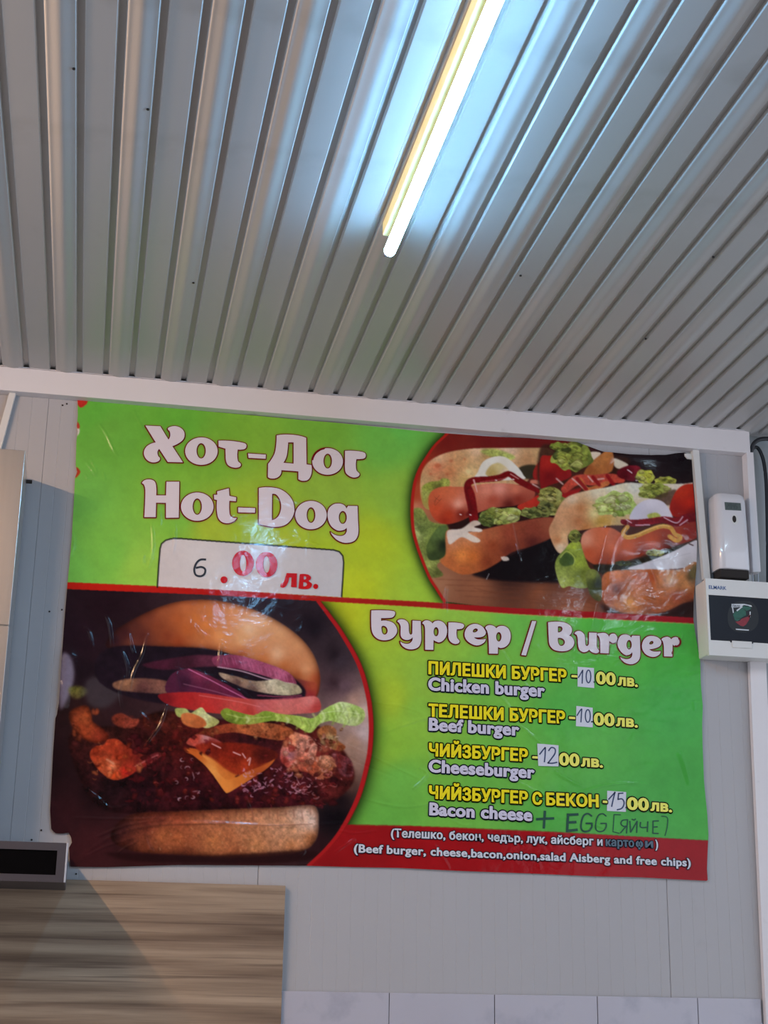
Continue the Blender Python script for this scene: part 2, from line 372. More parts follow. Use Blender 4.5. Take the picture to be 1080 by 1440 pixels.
label_text('lettering', 'ПАТР', .0098, EP(362, 402, 3), M['seal'], win, .0)
label_text('lettering', 'ELMARK', .0165, PW(996.5, 827.8, EY - .0004), M['blueink'], t, .0003)

# ------------------------------------------------------------------ cables in the right corner
def cable(label, pts, r):
    o = obj('cable', tube(cr([PW(x, y, Y) for x, y, Y in pts], 8), r, 10), M['black'], None, smooth=True); return tag(o, label, 'cable', None)
cable('thick black cable bending out from the trunking end and off to the right', [(1054, 646, 4.585), (1056, 636, 4.58), (1060, 624, 4.57), (1067, 618.5, 4.57), (1078, 617, 4.57), (1095, 618, 4.57)], .0075)
cable('black cable arching down the right edge beside the dispenser', [(1055, 644, 4.60), (1058, 632, 4.60), (1064, 629, 4.60), (1070, 637, 4.60), (1075, 655, 4.60), (1078, 690, 4.60), (1079.5, 760, 4.60), (1080, 812, 4.60), (1080.5, 850, 4.60)], .0062)
obj_ = tag(obj('junction_clip', box(PW(1052, 640, 4.575).x, PW(1058, 640, 4.575).x, 4.575, 4.63, PW(1055, 642, 4.575).z, PW(1055, 636, 4.575).z, .001), M['black']), 'small dark blue clip at the right end of the trunking', 'cable clip')
for i, (px, m_) in enumerate([(1058.5, 'steel_edge'), (1066, 'steel_edge')]):
    tag(obj('wire', tube([PW(px, 806, 4.585), PW(px + .7, 818, 4.585)], .0016, 8), M[m_]), ['thin pale wire entering the electrical box, nearer the dispenser', 'thin pale wire entering the electrical box, nearer the picture edge'][i], 'wire')
tag(obj('corner_clip', slab([PW(*c_, WALL_Y - .012) for c_ in ((963, 637.5), (973.5, 638), (973.5, 646), (967, 645), (963.5, 641))], .006, .001), M['strip']), 'small white plastic piece under the cornice at the upper right corner of the poster', 'clip')
# ================================================================== the printed poster
# the print is painted onto a fine grid (one colour per point of the sheet); coordinates are pixels of the photograph, carried onto the wall plane
X0, Y0, X1, Y1, SS = 64, 556, 1002, 1246, 2
CW, CH = (X1 - X0) * SS, (Y1 - Y0) * SS
canvas = np.zeros((CH, CW, 3), np.float32)
rng = np.random.default_rng(7)
def vnoise(h, w, cell, seed):
    r = np.random.default_rng(seed); gh, gw = int(h / cell) + 3, int(w / cell) + 3; g = r.random((gh, gw)).astype(np.float32)
    y = np.arange(h) / cell; x = np.arange(w) / cell; yi = y.astype(int); xi = x.astype(int); fy = y - yi; fx = x - xi
    fy = (fy * fy * (3 - 2 * fy))[:, None]; fx = (fx * fx * (3 - 2 * fx))[None]
    a = g[yi][:, xi]; b = g[yi][:, xi + 1]; c = g[yi + 1][:, xi]; d = g[yi + 1][:, xi + 1]
    return (a * (1 - fx) + b * fx) * (1 - fy) + (c * (1 - fx) + d * fx) * fy
def fnoise(cell, seed, octs=3):
    o = 0; a = 1; t = 0
    for i in range(octs): o = o + a * vnoise(CH, CW, max(cell * SS / 2 ** i, 1.01), seed + i); t += a; a *= .6
    return (o / t - .5).astype(np.float32)
NA, NB, NCc = fnoise(14, 1, 4), fnoise(5, 20, 3), fnoise(2.2, 40, 2)
def blur1(a, s, ax):
    r = int(3 * s) + 1; k = np.exp(-.5 * (np.arange(-r, r + 1) / s) ** 2); k /= k.sum()
    p = [(0, 0), (0, 0)]; p[ax] = (r, r); b = np.pad(a, p, mode='edge'); o = np.zeros_like(a); n = a.shape[ax]
    for i, kv in enumerate(k): o += kv * (b[i:i + n] if ax == 0 else b[:, i:i + n])
    return o
def blur(a, s): return blur1(blur1(a, s, 0), s, 1) if s > .3 else a
def pmask(loops, feather=.5, pad=0):            # even-odd filled polygons -> (mask, y0, x0) in canvas cells
    al = np.concatenate([np.asarray(l, float) for l in loops]); m = int(3 * feather * SS) + 4 + pad
    ax = (al[:, 0] - X0) * SS; ay = (al[:, 1] - Y0) * SS
    xa, xb = max(0, int(ax.min()) - m), min(CW, int(ax.max()) + m + 1); ya, yb = max(0, int(ay.min()) - m), min(CH, int(ay.max()) + m + 1)
    H, Wd = yb - ya, xb - xa; mk = np.zeros((H, Wd), np.float32)
    if H <= 0 or Wd <= 0: return mk, ya, xa
    E = []
    for l in loops:
        q = np.asarray(l, float); q = np.stack([(q[:, 0] - X0) * SS - xa, (q[:, 1] - Y0) * SS - ya], 1); E.append(np.concatenate([q, np.roll(q, -1, 0)], 1))
    E = np.concatenate(E); E = E[E[:, 1] != E[:, 3]]
    for r in range(H):
        yc = r + .5; s = E[((E[:, 1] <= yc) & (E[:, 3] > yc)) | ((E[:, 3] <= yc) & (E[:, 1] > yc))]
        if len(s) == 0: continue
        xs = np.sort(s[:, 0] + (yc - s[:, 1]) * (s[:, 2] - s[:, 0]) / (s[:, 3] - s[:, 1]))
        for i in range(0, len(xs) - 1, 2):
            a, b = max(0., xs[i]), min(float(Wd), xs[i + 1])
            if b > a:
                ia, ib = int(a), int(b)
                if ia == ib: mk[r, ia] += b - a
                else:
                    mk[r, ia] += ia + 1 - a; mk[r, ia + 1:ib] = 1
                    if ib < Wd: mk[r, ib] += b - ib
    return blur(np.clip(mk, 0, 1), feather * SS), ya, xa
def idw(samples, ya, xa, H, Wd, p=2.2):
    ys = Y0 + (ya + np.arange(H) + .5) / SS; xs = X0 + (xa + np.arange(Wd) + .5) / SS
    num = np.zeros((H, Wd, 3), np.float32); den = np.zeros((H, Wd, 1), np.float32)
    for x, y, c in samples:
        w_ = 1 / (((xs[None] - x) ** 2 + (ys[:, None] - y) ** 2) + 8) ** (p / 2); num += w_[..., None] * np.array(c, np.float32); den += w_[..., None]
    return num / den
def comp(mk, ya, xa, col, alpha=1., n=(.0, .0, .0)):
    H, Wd = mk.shape
    if H <= 0 or Wd <= 0: return
    sl = (slice(ya, ya + H), slice(xa, xa + Wd))
    f = 1 + n[0] * NA[sl] + n[1] * NB[sl] + n[2] * NCc[sl]
    c = (np.asarray(col, np.float32) * f[..., None]) if np.ndim(col) <= 1 else col * f[..., None]
    canvas[sl] = canvas[sl] * (1 - alpha * mk[..., None]) + np.clip(c, 0, 255) * (alpha * mk[..., None])
T = lambda pts, k=1, ox=0, oy=0: [(ox + p[0] / k, oy + p[1] / k) + tuple(p[2:]) for p in pts]
def shape(pts, col, feather=.6, alpha=1., n=(.1, .1, .05), sm=True, k=1, o=(0, 0), rim=None, rs=None):
    pts = T(pts, k, *o)
    loop = cr([p[:2] for p in pts], 5, True) if sm else [p[:2] for p in pts]
    mk, ya, xa = pmask([loop], feather)
    if isinstance(col, list): col = idw([(o[0] + s[0] / k, o[1] + s[1] / k, s[2]) for s in col], ya, xa, *mk.shape)
    comp(mk, ya, xa, col, alpha, n)
    if rim is None: rim = .75 if sm and isinstance(col, list) and feather < 1.3 else 0
    if rs is None: rs = min(9, max(2.4, .11 * (min(mk.shape) / SS - 6 * feather)))
    if rim:                                       # printed roundness: the food darkens towards its own outline
        e = np.clip(1 - blur(mk, rs * SS), 0, 1) * mk * 1.5
        H, Wd = mk.shape; s_ = (slice(ya, ya + H), slice(xa, xa + Wd)); canvas[s_] *= (1 - rim * np.clip(e, 0, 1)[..., None] * np.array([.75, .92, 1.]))
def stroke_loop(pts, w, sm=True):
    P = np.array(cr(pts, 6) if sm and len(pts) > 2 else pts, float); d = np.gradient(P, axis=0); d /= np.linalg.norm(d, axis=1)[:, None] + 1e-9
    nn = np.stack([-d[:, 1], d[:, 0]], 1); ww = np.interp(np.linspace(0, 1, len(P)), np.linspace(0, 1, len(w)), w)[:, None] / 2 if isinstance(w, (list, tuple)) else w / 2
    a, b = P + nn * ww, P - nn * ww; w0 = float(np.ravel(ww)[-1]); w1 = float(np.ravel(ww)[0])
    e = [P[-1] + w0 * (nn[-1] * math.cos(t) + d[-1] * math.sin(t)) for t in (.8, 1.57, 2.34)]; s = [P[0] + w1 * (-nn[0] * math.cos(t) - d[0] * math.sin(t)) for t in (.8, 1.57, 2.34)]
    return [tuple(q) for q in list(a) + e + list(b[::-1]) + s]
def stroke(pts, w, col, feather=.4, alpha=1., n=(0, 0, 0), sm=True, k=1, o=(0, 0)):
    lp = stroke_loop(T(pts, k, *o), w, sm)
    # union of the outline with itself: paint by short pieces so that sharp turns stay filled
    mk, ya, xa = pmask([lp], feather); comp(mk, ya, xa, col, alpha, n)

# ---- green ground
G = [(130, 580, (100, 178, 62)), (150, 610, (108, 176, 64)), (250, 600, (104, 178, 58)), (250, 720, (125, 190, 66)), (110, 700, (112, 185, 78)), (150, 780, (122, 192, 74)), (105, 800, (120, 195, 80)), (300, 740, (165, 190, 50)), (350, 720, (158, 190, 50)), (400, 780, (178, 198, 35)),
     (520, 760, (180, 202, 42)), (540, 620, (112, 188, 74)), (560, 600, (104, 190, 80)), (450, 600, (118, 180, 60)), (300, 640, (122, 180, 56)), (470, 690, (146, 186, 62)), (560, 700, (146, 192, 66)), (200, 800, (150, 202, 76)), (500, 830, (190, 206, 40)), (600, 838, (165, 205, 60)),
     (480, 860, (190, 200, 36)), (560, 870, (170, 200, 58)), (640, 860, (150, 198, 70)), (740, 872, (112, 190, 76)), (850, 890, (88, 184, 70)), (965, 900, (74, 176, 66)), (550, 980, (168, 196, 52)), (600, 960, (146, 190, 66)), (545, 1050, (140, 190, 60)), (590, 1000, (140, 190, 66)),
     (700, 960, (118, 186, 72)), (800, 1000, (88, 178, 76)), (950, 1000, (74, 172, 76)), (700, 1090, (108, 182, 72)), (960, 1100, (72, 165, 68)), (560, 1100, (112, 182, 72)), (550, 1150, (104, 176, 68)), (900, 1160, (76, 168, 74)), (800, 1150, (84, 172, 72))]
full = np.ones((CH, CW), np.float32)
comp(full, 0, 0, idw(G, 0, 0, CH, CW, 3.), 1, (.10, .03, .02))
# ---- ring outlines
B_ARC = [(447, 845), (463, 866), (480, 890), (504, 933), (517, 976), (521.5, 1012), (521, 1044), (517, 1072), (504, 1120), (482, 1164), (460, 1193), (434, 1218), (410, 1240)]
H_ARC = [(640, 600), (629, 610), (612, 626), (600, 643), (590, 660), (583, 681), (579.5, 710), (580.5, 741), (585, 762), (592, 783), (604, 812), (614, 828), (625, 846)]
bl = cr(B_ARC, 6) + [np.array(p) for p in ((40, 1260), (40, 828), (280, 832))]
hl = cr(H_ARC, 6) + [np.array(p) for p in ((720, 858), (1010, 874), (1010, 560), (660, 560))]
for lp, sg in ((bl, 13), (hl, 9)):
    mk, ya, xa = pmask([lp], sg, 20); mk = np.clip(mk * 2.1, 0, 1)
    bx_ = np.interp(X0 + (xa + np.arange(mk.shape[1])) / SS, [60, 280, 446, 500, 600, 720, 780, 1000], [822, 831, 841, 845, 850, 859, 862, 874])[None]; by_ = (Y0 + (ya + np.arange(mk.shape[0])) / SS)[:, None]
    mk = mk * ((by_ > bx_) if sg == 13 else (by_ < bx_)); comp(mk, ya, xa, (14, 32, 6), .93)

# ================= hot dog picture
mkH, yH, xH = pmask([hl], .5)
c3 = dict(k=4.5, o=(560, 590)); c4 = dict(k=4.5, o=(760, 600))
save = canvas.copy()
shape([(0, -250), (2300, -250), (2300, 1400), (0, 1400)], [(300, 120, (118, 28, 22)), (600, 130, (112, 26, 24)), (900, 130, (105, 22, 22)), (150, 330, (158, 44, 22)), (110, 480, (175, 70, 40)), (110, 560, (200, 125, 92)), (110, 640, (150, 110, 70)), (250, 1030, (165, 112, 80)), (500, 1060, (150, 92, 62)),
       (900, 1100, (138, 78, 50)), (1100, 1150, (150, 84, 56)), (1400, 200, (30, 14, 18)), (1600, 160, (22, 10, 18)), (1800, 250, (20, 10, 16)), (900, 930, (16, 9, 13)), (700, 930, (22, 10, 14)), (1050, 850, (14, 8, 12)), (1200, 1000, (70, 36, 28)), (1100, 1230, (170, 104, 72)), (1500, 1230, (130, 70, 45)), (1850, 1200, (50, 20, 18))], 0, 1, (.08, .05, .03), False, **c3)
for i in range(9): stroke([(240 + 60 * i, 1010 + 22 * (i % 4) + 14 * i), (700 + 60 * i, 1030 + 25 * (i % 5) + 10 * i), (1100 + 30 * i, 1060 + 20 * (i % 3) + 16 * i)], 1.3, (110, 58, 38), .7, .45, **c3)
# shadow under the first bun
shape([(480, 960), (760, 840), (1000, 720), (1090, 800), (1090, 1010), (900, 1030), (650, 1020), (520, 1000)], (16, 8, 12), 1.6, .95, **c3)
# back bun half
shape([(138, 420), (150, 330), (200, 262), (300, 212), (450, 185), (620, 180), (800, 180), (960, 186), (985, 250), (860, 330), (780, 410), (500, 430), (300, 440), (215, 560), (170, 560), (145, 500)],
      [(250, 250, (222, 180, 138)), (500, 195, (225, 188, 150)), (700, 190, (222, 190, 158)), (245, 300, (214, 128, 90)), (330, 330, (205, 132, 84)), (400, 290, (205, 150, 100)), (450, 330, (232, 200, 140)), (420, 380, (205, 165, 100)), (900, 215, (195, 158, 108)), (820, 260, (190, 140, 95)), (160, 400, (200, 160, 112)), (180, 500, (165, 150, 70)), (560, 230, (190, 150, 95))], .6, 1, (.16, .18, .12), **c3)
for x, y, r in ((250, 292, 22), (335, 262, 14), (310, 345, 12), (205, 345, 12), (260, 370, 10), (420, 250, 9)): shape([(x - r, y), (x, y - r * .7), (x + r, y), (x, y + r * .7)], (188, 92, 58), 1, .65, **c3)
shape([(520, 200), (600, 185), (690, 210), (740, 240), (690, 260), (600, 240)], (165, 185, 85), 1.2, .8, (.3, .5, .3), **c3)
shape([(760, 310), (830, 285), (880, 300), (850, 370), (790, 370)], (48, 42, 28), 1, .95, **c3)
# onion ring
shape([(505, 330), (540, 265), (610, 235), (680, 240), (745, 290), (790, 350), (780, 380), (500, 380)], [(600, 250, (232, 228, 216)), (740, 320, (228, 224, 214)), (530, 330, (226, 220, 205)), (650, 300, (218, 210, 190))], .5, 1, (.05, .04, .03), **c3)
shape([(555, 350), (580, 295), (630, 275), (680, 300), (710, 350), (640, 375)], [(640, 300, (205, 188, 130)), (600, 340, (188, 160, 92)), (680, 340, (225, 205, 175))], .8, 1, **c3)
# lettuce, left
shape([(150, 430), (200, 395), (255, 388), (285, 370), (325, 385), (315, 430), (250, 440), (190, 480), (165, 520)], [(200, 420, (150, 160, 62)), (300, 395, (172, 178, 80)), (240, 430, (90, 92, 40)), (170, 480, (160, 165, 82))], .6, 1, (.3, .4, .3), **c3)
shape([(90, 580), (150, 565), (200, 640), (260, 660), (320, 680), (310, 860), (245, 920), (285, 985), (200, 992), (150, 860), (95, 740)], [(130, 600, (128, 140, 66)), (150, 700, (92, 108, 50)), (110, 720, (180, 190, 120)), (250, 720, (120, 140, 60)), (200, 900, (150, 160, 80)), (200, 800, (110, 125, 55)), (240, 970, (90, 95, 45))], .8, 1, (.4, .4, .3), **c3)
shape([(235, 700), (280, 670), (310, 690), (305, 850), (240, 890), (190, 880), (180, 800)], [(260, 720, (95, 118, 60)), (290, 800, (34, 42, 26)), (230, 860, (52, 66, 34)), (200, 820, (86, 104, 48))], .8, 1, (.3, .2, .1), **c3)
# filling dark
shape([(330, 600), (520, 540), (800, 520), (1080, 440), (1080, 620), (900, 640), (520, 700), (330, 700)], (40, 18, 16), 1.5, 1, (.4, .3, .1), **c3)
# tomatoes
shape([(850, 350), (880, 280), (940, 238), (1030, 228), (1100, 235), (1250, 250), (1260, 350), (1150, 400), (1080, 420), (950, 430), (880, 392)], [(900, 300, (165, 38, 30)), (1000, 270, (172, 30, 26)), (950, 380, (150, 24, 26)), (1050, 350, (128, 18, 22)), (1200, 300, (160, 28, 26))], .6, 1, (.1, .1, .1), **c3)
shape([(755, 545), (860, 490), (960, 445), (1080, 408), (1180, 370), (1130, 470), (950, 525), (800, 575)], [(800, 540, (190, 50, 34)), (950, 480, (176, 36, 28)), (1060, 430, (150, 22, 24))], .6, 1, **c3)
# sausage one
shape([(190, 515), (210, 455), (280, 425), (420, 425), (560, 405), (700, 405), (800, 425), (860, 450), (850, 500), (740, 545), (600, 560), (480, 600), (400, 640), (310, 662), (240, 640), (203, 585)],
      [(215, 500, (196, 92, 56)), (290, 455, (212, 105, 66)), (240, 560, (205, 80, 44)), (380, 532, (238, 165, 140)), (340, 470, (214, 108, 70)), (320, 600, (182, 58, 28)), (300, 640, (160, 44, 24)), (400, 600, (120, 30, 20)), (560, 450, (226, 138, 112)), (640, 440, (230, 150, 130)), (740, 440, (212, 118, 90)), (600, 510, (178, 78, 56)), (760, 510, (140, 50, 36)), (700, 540, (96, 30, 24))], .6, 1, (.06, .06, .06), **c3)
for a, b in (((225, 520), (262, 480)), ((232, 545), (275, 500)), ((240, 500), (228, 540)), ((262, 515), (230, 490))): stroke([a, b], .5, (110, 50, 34), .3, .7, **c3)
stroke([(845, 395), (890, 400), (925, 430)], 5.5, (205, 120, 95), .6, 1, **c3)
# ketchup one
stroke([(478, 640), (470, 560), (455, 480), (440, 415), (475, 385), (560, 378), (640, 368), (700, 345), (760, 385), (830, 425), (900, 462)], [13, 13, 14, 10, 9, 8, 9, 8, 9, 8, 4], (118, 14, 18), .5, 1, (.3, .35, .2), **c3)
stroke([(430, 450), (460, 560), (440, 600)], [4, 5, 6], (88, 12, 14), 1, .7, **c3)
stroke([(478, 382), (490, 420), (500, 460)], [2.5, 2, 1], (225, 175, 170), .4, .9, **c3); stroke([(520, 395), (600, 385), (680, 372)], 1.3, (205, 110, 105), .5, .6, **c3)
stroke([(710, 345), (760, 375)], 1.4, (225, 170, 165), .4, .8, **c3); stroke([(850, 410), (915, 445)], 2, (230, 190, 180), .4, .8, **c3)
for x, y in ((457, 602), (395, 600), (728, 378), (620, 384)): stroke([(x - 4, y), (x + 4, y + 2)], 1.6, (240, 225, 220), .3, .9, **c3)
# ruffled lettuce along the front of bun one
def ruffle(cx, cy, rx, ry, cols, seed, cc, n=26, dark=(34, 42, 18)):
    r = random.Random(seed); n = int(n * .62)
    pts = [(cx + rx * math.cos(2 * math.pi * i / n) * (1 + .17 * r.uniform(-1, 1)), cy + ry * math.sin(2 * math.pi * i / n) * (1 + .22 * r.uniform(-1, 1))) for i in range(n)]
    shape(pts, [(cx + rx * r.uniform(-1, 1), cy + ry * r.uniform(-1, 1), cols[j % len(cols)]) for j in range(16)], .4, 1, (.2, .3, .25), **cc)
    k_, (ox_, oy_) = cc['k'], cc['o']
    for j in range(int(6 + rx * ry / 800)):
        an, ra = r.uniform(0, 6.28), r.uniform(.1, .9); x = cx + rx * ra * math.cos(an); y = cy + ry * ra * math.sin(an); s = r.uniform(.2, .48) * (rx + ry) / 2; c = cols[r.randrange(len(cols))]; f = r.uniform(.85, 1.2)
        shape([(x + s * r.uniform(.4, 1.25) * math.cos(t), y + s * .7 * r.uniform(.4, 1.25) * math.sin(t)) for t in [i * .7 for i in range(9)]], tuple(min(250, v * f) for v in c), .5, .8, (.2, .3, .15), rim=.45, rs=1.6, **cc)
        t0 = r.uniform(-.6, .6); stroke([(x - s * .9, y + s * (.1 + t0)), (x - s * .2, y + s * .55), (x + s * .9, y + s * (.2 - t0))], r.uniform(.6, 1.8), dark, .8, .45, **cc); stroke([(x - s * .7, y - s * (.2 + t0 * .5)), (x, y - s * .5), (x + s * .8, y - s * .1)], r.uniform(.5, 1.1), tuple(min(250, v * 1.25 + 15) for v in c), .45, .75, **cc)
LG = [(185, 196, 110), (140, 152, 62), (205, 212, 145), (96, 110, 46), (168, 180, 84)]
ruffle(650, 610, 130, 58, LG, 3, c3); ruffle(560, 640, 50, 40, [(60, 72, 34), (120, 135, 60)], 4, c3)
ruffle(840, 590, 70, 36, [(120, 128, 60), (70, 80, 38), (160, 168, 90)], 5, c3); ruffle(980, 530, 90, 70, [(176, 172, 88), (140, 140, 60), (200, 198, 120), (90, 92, 40)], 6, c3)
# bottom bun one
shape([(305, 705), (400, 715), (520, 700), (720, 655), (960, 618), (1010, 680), (985, 740), (850, 800), (720, 840), (640, 900), (540, 955), (420, 982), (330, 950), (262, 895), (300, 850)],
      [(350, 780, (205, 130, 86)), (450, 730, (222, 150, 104)), (400, 860, (226, 134, 62)), (470, 870, (205, 108, 46)), (330, 900, (185, 100, 52)), (600, 730, (176, 96, 60)), (600, 800, (150, 66, 36)), (700, 720, (150, 66, 44)), (850, 700, (138, 60, 42)), (950, 660, (150, 76, 52)), (700, 830, (112, 44, 30)), (850, 780, (86, 32, 26)), (420, 965, (178, 92, 46)), (560, 900, (130, 56, 30))], .7, 1, (.12, .12, .12), **c3)
shape([(315, 702), (400, 690), (465, 645), (500, 640), (522, 662), (480, 680), (528, 695), (520, 712), (440, 712), (515, 758), (508, 778), (470, 775), (400, 745), (330, 790), (312, 760)], [(350, 720, (222, 205, 190)), (480, 660, (205, 180, 160)), (500, 700, (235, 225, 212)), (480, 765, (228, 210, 190))], .6, 1, (.05, .1, .05), **c3)
stroke([(725, 660), (745, 760), (765, 850), (770, 900)], .5, (190, 180, 180), .4, .5, **c3)
shape([(650, 870), (690, 870), (700, 890), (665, 895)], (222, 205, 190), .5, .9, **c3); stroke([(575, 975), (558, 1012)], .8, (205, 205, 205), .3, .8, **c3)
# --- upper right of hot dog one (crop 4)
shape([(0, 130), (150, 140), (330, 170), (540, 200), (550, 250), (470, 330), (200, 400), (0, 420)], (60, 30, 20), 1.5, .9, (.3, .3, .2), **c4)
shape([(0, 200), (60, 185), (130, 180), (182, 195), (180, 250), (195, 310), (150, 340), (60, 370), (0, 385)], [(40, 230, (168, 34, 26)), (140, 220, (160, 30, 26)), (60, 320, (118, 16, 20)), (150, 310, (140, 22, 24))], .6, 1, **c4)
shape([(310, 165), (380, 168), (350, 215), (320, 220)], (225, 205, 180), .6, 1, **c4); shape([(460, 205), (520, 225), (550, 250), (500, 270), (465, 250)], (218, 205, 180), .6, 1, **c4)
shape([(275, 305), (300, 250), (350, 200), (430, 150), (455, 180), (462, 240), (440, 290), (350, 310)], [(320, 270, (150, 80, 36)), (400, 200, (190, 120, 62)), (430, 250, (168, 98, 48)), (350, 230, (178, 112, 60))], .6, 1, (.2, .2, .1), **c4)
ruffle(200, 190, 125, 90, [(165, 175, 72), (120, 132, 52), (195, 200, 108), (60, 70, 30), (142, 156, 62)], 11, c4, 30); ruffle(110, 125, 60, 24, [(150, 165, 60), (100, 118, 44)], 12, c4)
stroke([(150, 400), (230, 340), (330, 340), (450, 330), (510, 345)], [10, 14, 15, 14, 8], (188, 70, 52), .6, 1, (.2, .3, .2), **c4)
stroke([(250, 340), (300, 400), (420, 360)], 7, (190, 105, 56), .6, 1, (.3, .3, .2), **c4)
for q in (((200, 330), (270, 390)), ((300, 315), (330, 350)), ((100, 330), (140, 365)), ((360, 335), (400, 330))): stroke(list(q), 2.2, (225, 190, 180), .5, .8, **c4)
for q in (((230, 330), (290, 400)), ((330, 320), (370, 370)), ((420, 310), (460, 370))): stroke(list(q), 5, (140, 18, 22), .6, .9, **c4)
shape([(500, 270), (560, 250), (620, 255), (635, 290), (600, 340), (560, 350), (500, 330), (480, 300)], [(560, 290, (105, 14, 30)), (600, 270, (140, 30, 44)), (520, 310, (88, 12, 22))], .6, 1, (.3, .3, .2), **c4)
for q in (((545, 280), (570, 300)), ((600, 345), (618, 340))): stroke(list(q), 1.8, (225, 205, 210), .3, .9, **c4)
ruffle(60, 440, 80, 50, [(176, 172, 88), (140, 140, 60), (200, 198, 120), (90, 92, 40)], 13, c4); ruffle(30, 520, 50, 50, [(120, 125, 60), (60, 66, 34), (160, 160, 86)], 14, c4)
ruffle(660, 320, 55, 50, [(196, 198, 62), (170, 172, 48), (214, 214, 110)], 15, c4); ruffle(790, 350, 70, 34, [(180, 186, 64), (140, 146, 50), (205, 205, 100)], 16, c4)
# hot dog two
shape([(52, 660), (80, 590), (120, 500), (180, 440), (300, 405), (420, 385), (540, 362), (700, 362), (900, 362), (990, 366), (990, 520), (700, 570), (560, 620), (300, 650), (180, 680), (175, 760), (128, 805), (85, 760)],
      [(80, 650, (196, 140, 98)), (120, 600, (206, 150, 108)), (200, 460, (226, 196, 162)), (350, 410, (232, 218, 186)), (250, 520, (186, 118, 70)), (240, 600, (178, 108, 66)), (340, 550, (228, 212, 145)), (380, 600, (190, 150, 70)), (150, 700, (222, 178, 128)), (125, 760, (232, 205, 170)), (110, 720, (190, 118, 70)), (450, 380, (222, 222, 196)), (600, 370, (222, 218, 200)), (900, 375, (228, 215, 195)), (280, 640, (190, 120, 66)), (200, 540, (212, 150, 104))], .6, 1, (.12, .14, .1), **c4)
ruffle(480, 500, 130, 80, [(168, 190, 92), (190, 205, 128), (140, 165, 66), (205, 210, 150)], 17, c4, 30, (110, 130, 50)); ruffle(720, 410, 100, 50, [(165, 178, 70), (120, 130, 50), (190, 195, 105)], 18, c4)
shape([(780, 420), (860, 400), (840, 480), (800, 500), (700, 470)], (66, 40, 28), 1, .8, (.4, .3, .2), **c4)
shape([(815, 520), (850, 420), (900, 372), (962, 362), (990, 380), (990, 570), (850, 572)], [(900, 420, (196, 48, 22)), (940, 480, (188, 36, 18)), (860, 520, (150, 26, 18)), (960, 550, (120, 16, 16))], .6, 1, (.1, .1, .05), **c4)
shape([(568, 592), (585, 525), (640, 475), (710, 458), (780, 480), (825, 545), (825, 590), (700, 600)], [(700, 480, (222, 214, 222)), (620, 530, (205, 198, 210)), (780, 540, (214, 206, 214)), (700, 560, (196, 188, 196))], .5, 1, (.03, .02, .02), **c4)
shape([(675, 560), (730, 545), (760, 570), (700, 590)], (165, 170, 66), .7, .9, (.3, .3, .2), **c4)
shape([(255, 760), (262, 690), (300, 655), (360, 640), (460, 655), (560, 690), (700, 650), (850, 610), (990, 600), (990, 700), (850, 755), (700, 800), (560, 845), (450, 880), (360, 885), (285, 835)],
      [(290, 720, (226, 150, 118)), (300, 800, (190, 84, 50)), (380, 690, (206, 108, 72)), (450, 760, (212, 108, 74)), (560, 760, (204, 96, 62)), (700, 730, (196, 86, 54)), (850, 700, (170, 66, 44)), (960, 660, (138, 40, 34)), (500, 850, (140, 54, 34)), (650, 800, (130, 48, 30)), (820, 750, (96, 32, 26)), (400, 860, (150, 60, 36))], .6, 1, (.05, .06, .05), **c4)
stroke([(515, 605), (600, 612), (700, 600), (780, 590), (860, 605), (930, 580), (990, 575)], [7, 10, 9, 9, 13, 13, 12], (122, 18, 28), .5, 1, (.4, .4, .2), **c4)
for q in (((540, 590), (575, 610)), ((600, 625), (690, 622)), ((780, 575), (860, 610), (900, 570)), ((880, 625), (930, 590))): stroke(list(q), 1.5, (232, 205, 215), .4, .85, **c4)
stroke([(550, 635), (520, 675), (548, 702), (610, 690), (680, 660), (760, 632), (820, 640), (850, 680), (885, 700), (862, 722), (815, 695)], 6, (206, 150, 72), .4, 1, (.2, .2, .1), **c4)
stroke([(548, 695), (610, 682), (680, 652), (760, 626), (815, 632)], 1.6, (236, 196, 120), .5, .8, **c4)
shape([(330, 880), (480, 870), (640, 830), (760, 790), (860, 760), (980, 720), (990, 740), (700, 860), (560, 905), (400, 940)], (40, 34, 24), 1., 1, (.5, .4, .2), **c4)
ruffle(720, 800, 60, 22, [(150, 150, 70), (90, 95, 44), (190, 190, 110)], 19, c4); ruffle(520, 865, 50, 16, [(90, 95, 50), (50, 56, 30)], 20, c4)
shape([(550, 900), (680, 855), (850, 785), (945, 735), (995, 728), (995, 860), (900, 895), (700, 908)], [(700, 880, (206, 200, 206)), (850, 830, (214, 208, 212)), (960, 780, (205, 198, 202)), (930, 870, (186, 178, 178))], .5, 1, (.03, .04, .02), **c4)
stroke([(940, 742), (965, 752)], 1.6, (70, 40, 40), .4, .9, **c4); stroke([(690, 855), (830, 830), (950, 800)], .8, (170, 165, 170), .4, .6, **c4)
shape([(382, 1000), (400, 935), (480, 910), (700, 905), (880, 905), (990, 862), (1000, 1080), (900, 1120), (760, 1180), (560, 1188), (430, 1140), (388, 1075)],
      [(420, 980, (196, 105, 56)), (480, 930, (206, 118, 66)), (480, 1030, (112, 42, 24)), (430, 1080, (160, 78, 42)), (560, 1110, (214, 148, 82)), (500, 1130, (190, 112, 58)), (600, 1060, (196, 112, 60)), (620, 960, (190, 96, 50)), (700, 960, (168, 74, 38)), (760, 960, (206, 128, 80)), (820, 970, (224, 178, 138)), (880, 950, (200, 128, 72)), (920, 1000, (210, 140, 84)), (950, 960, (90, 70, 40)), (930, 1080, (150, 70, 40)), (780, 1130, (170, 88, 50)), (860, 1080, (150, 66, 38)), (700, 1150, (150, 76, 42))], .7, 1, (.2, .22, .15), **c4)
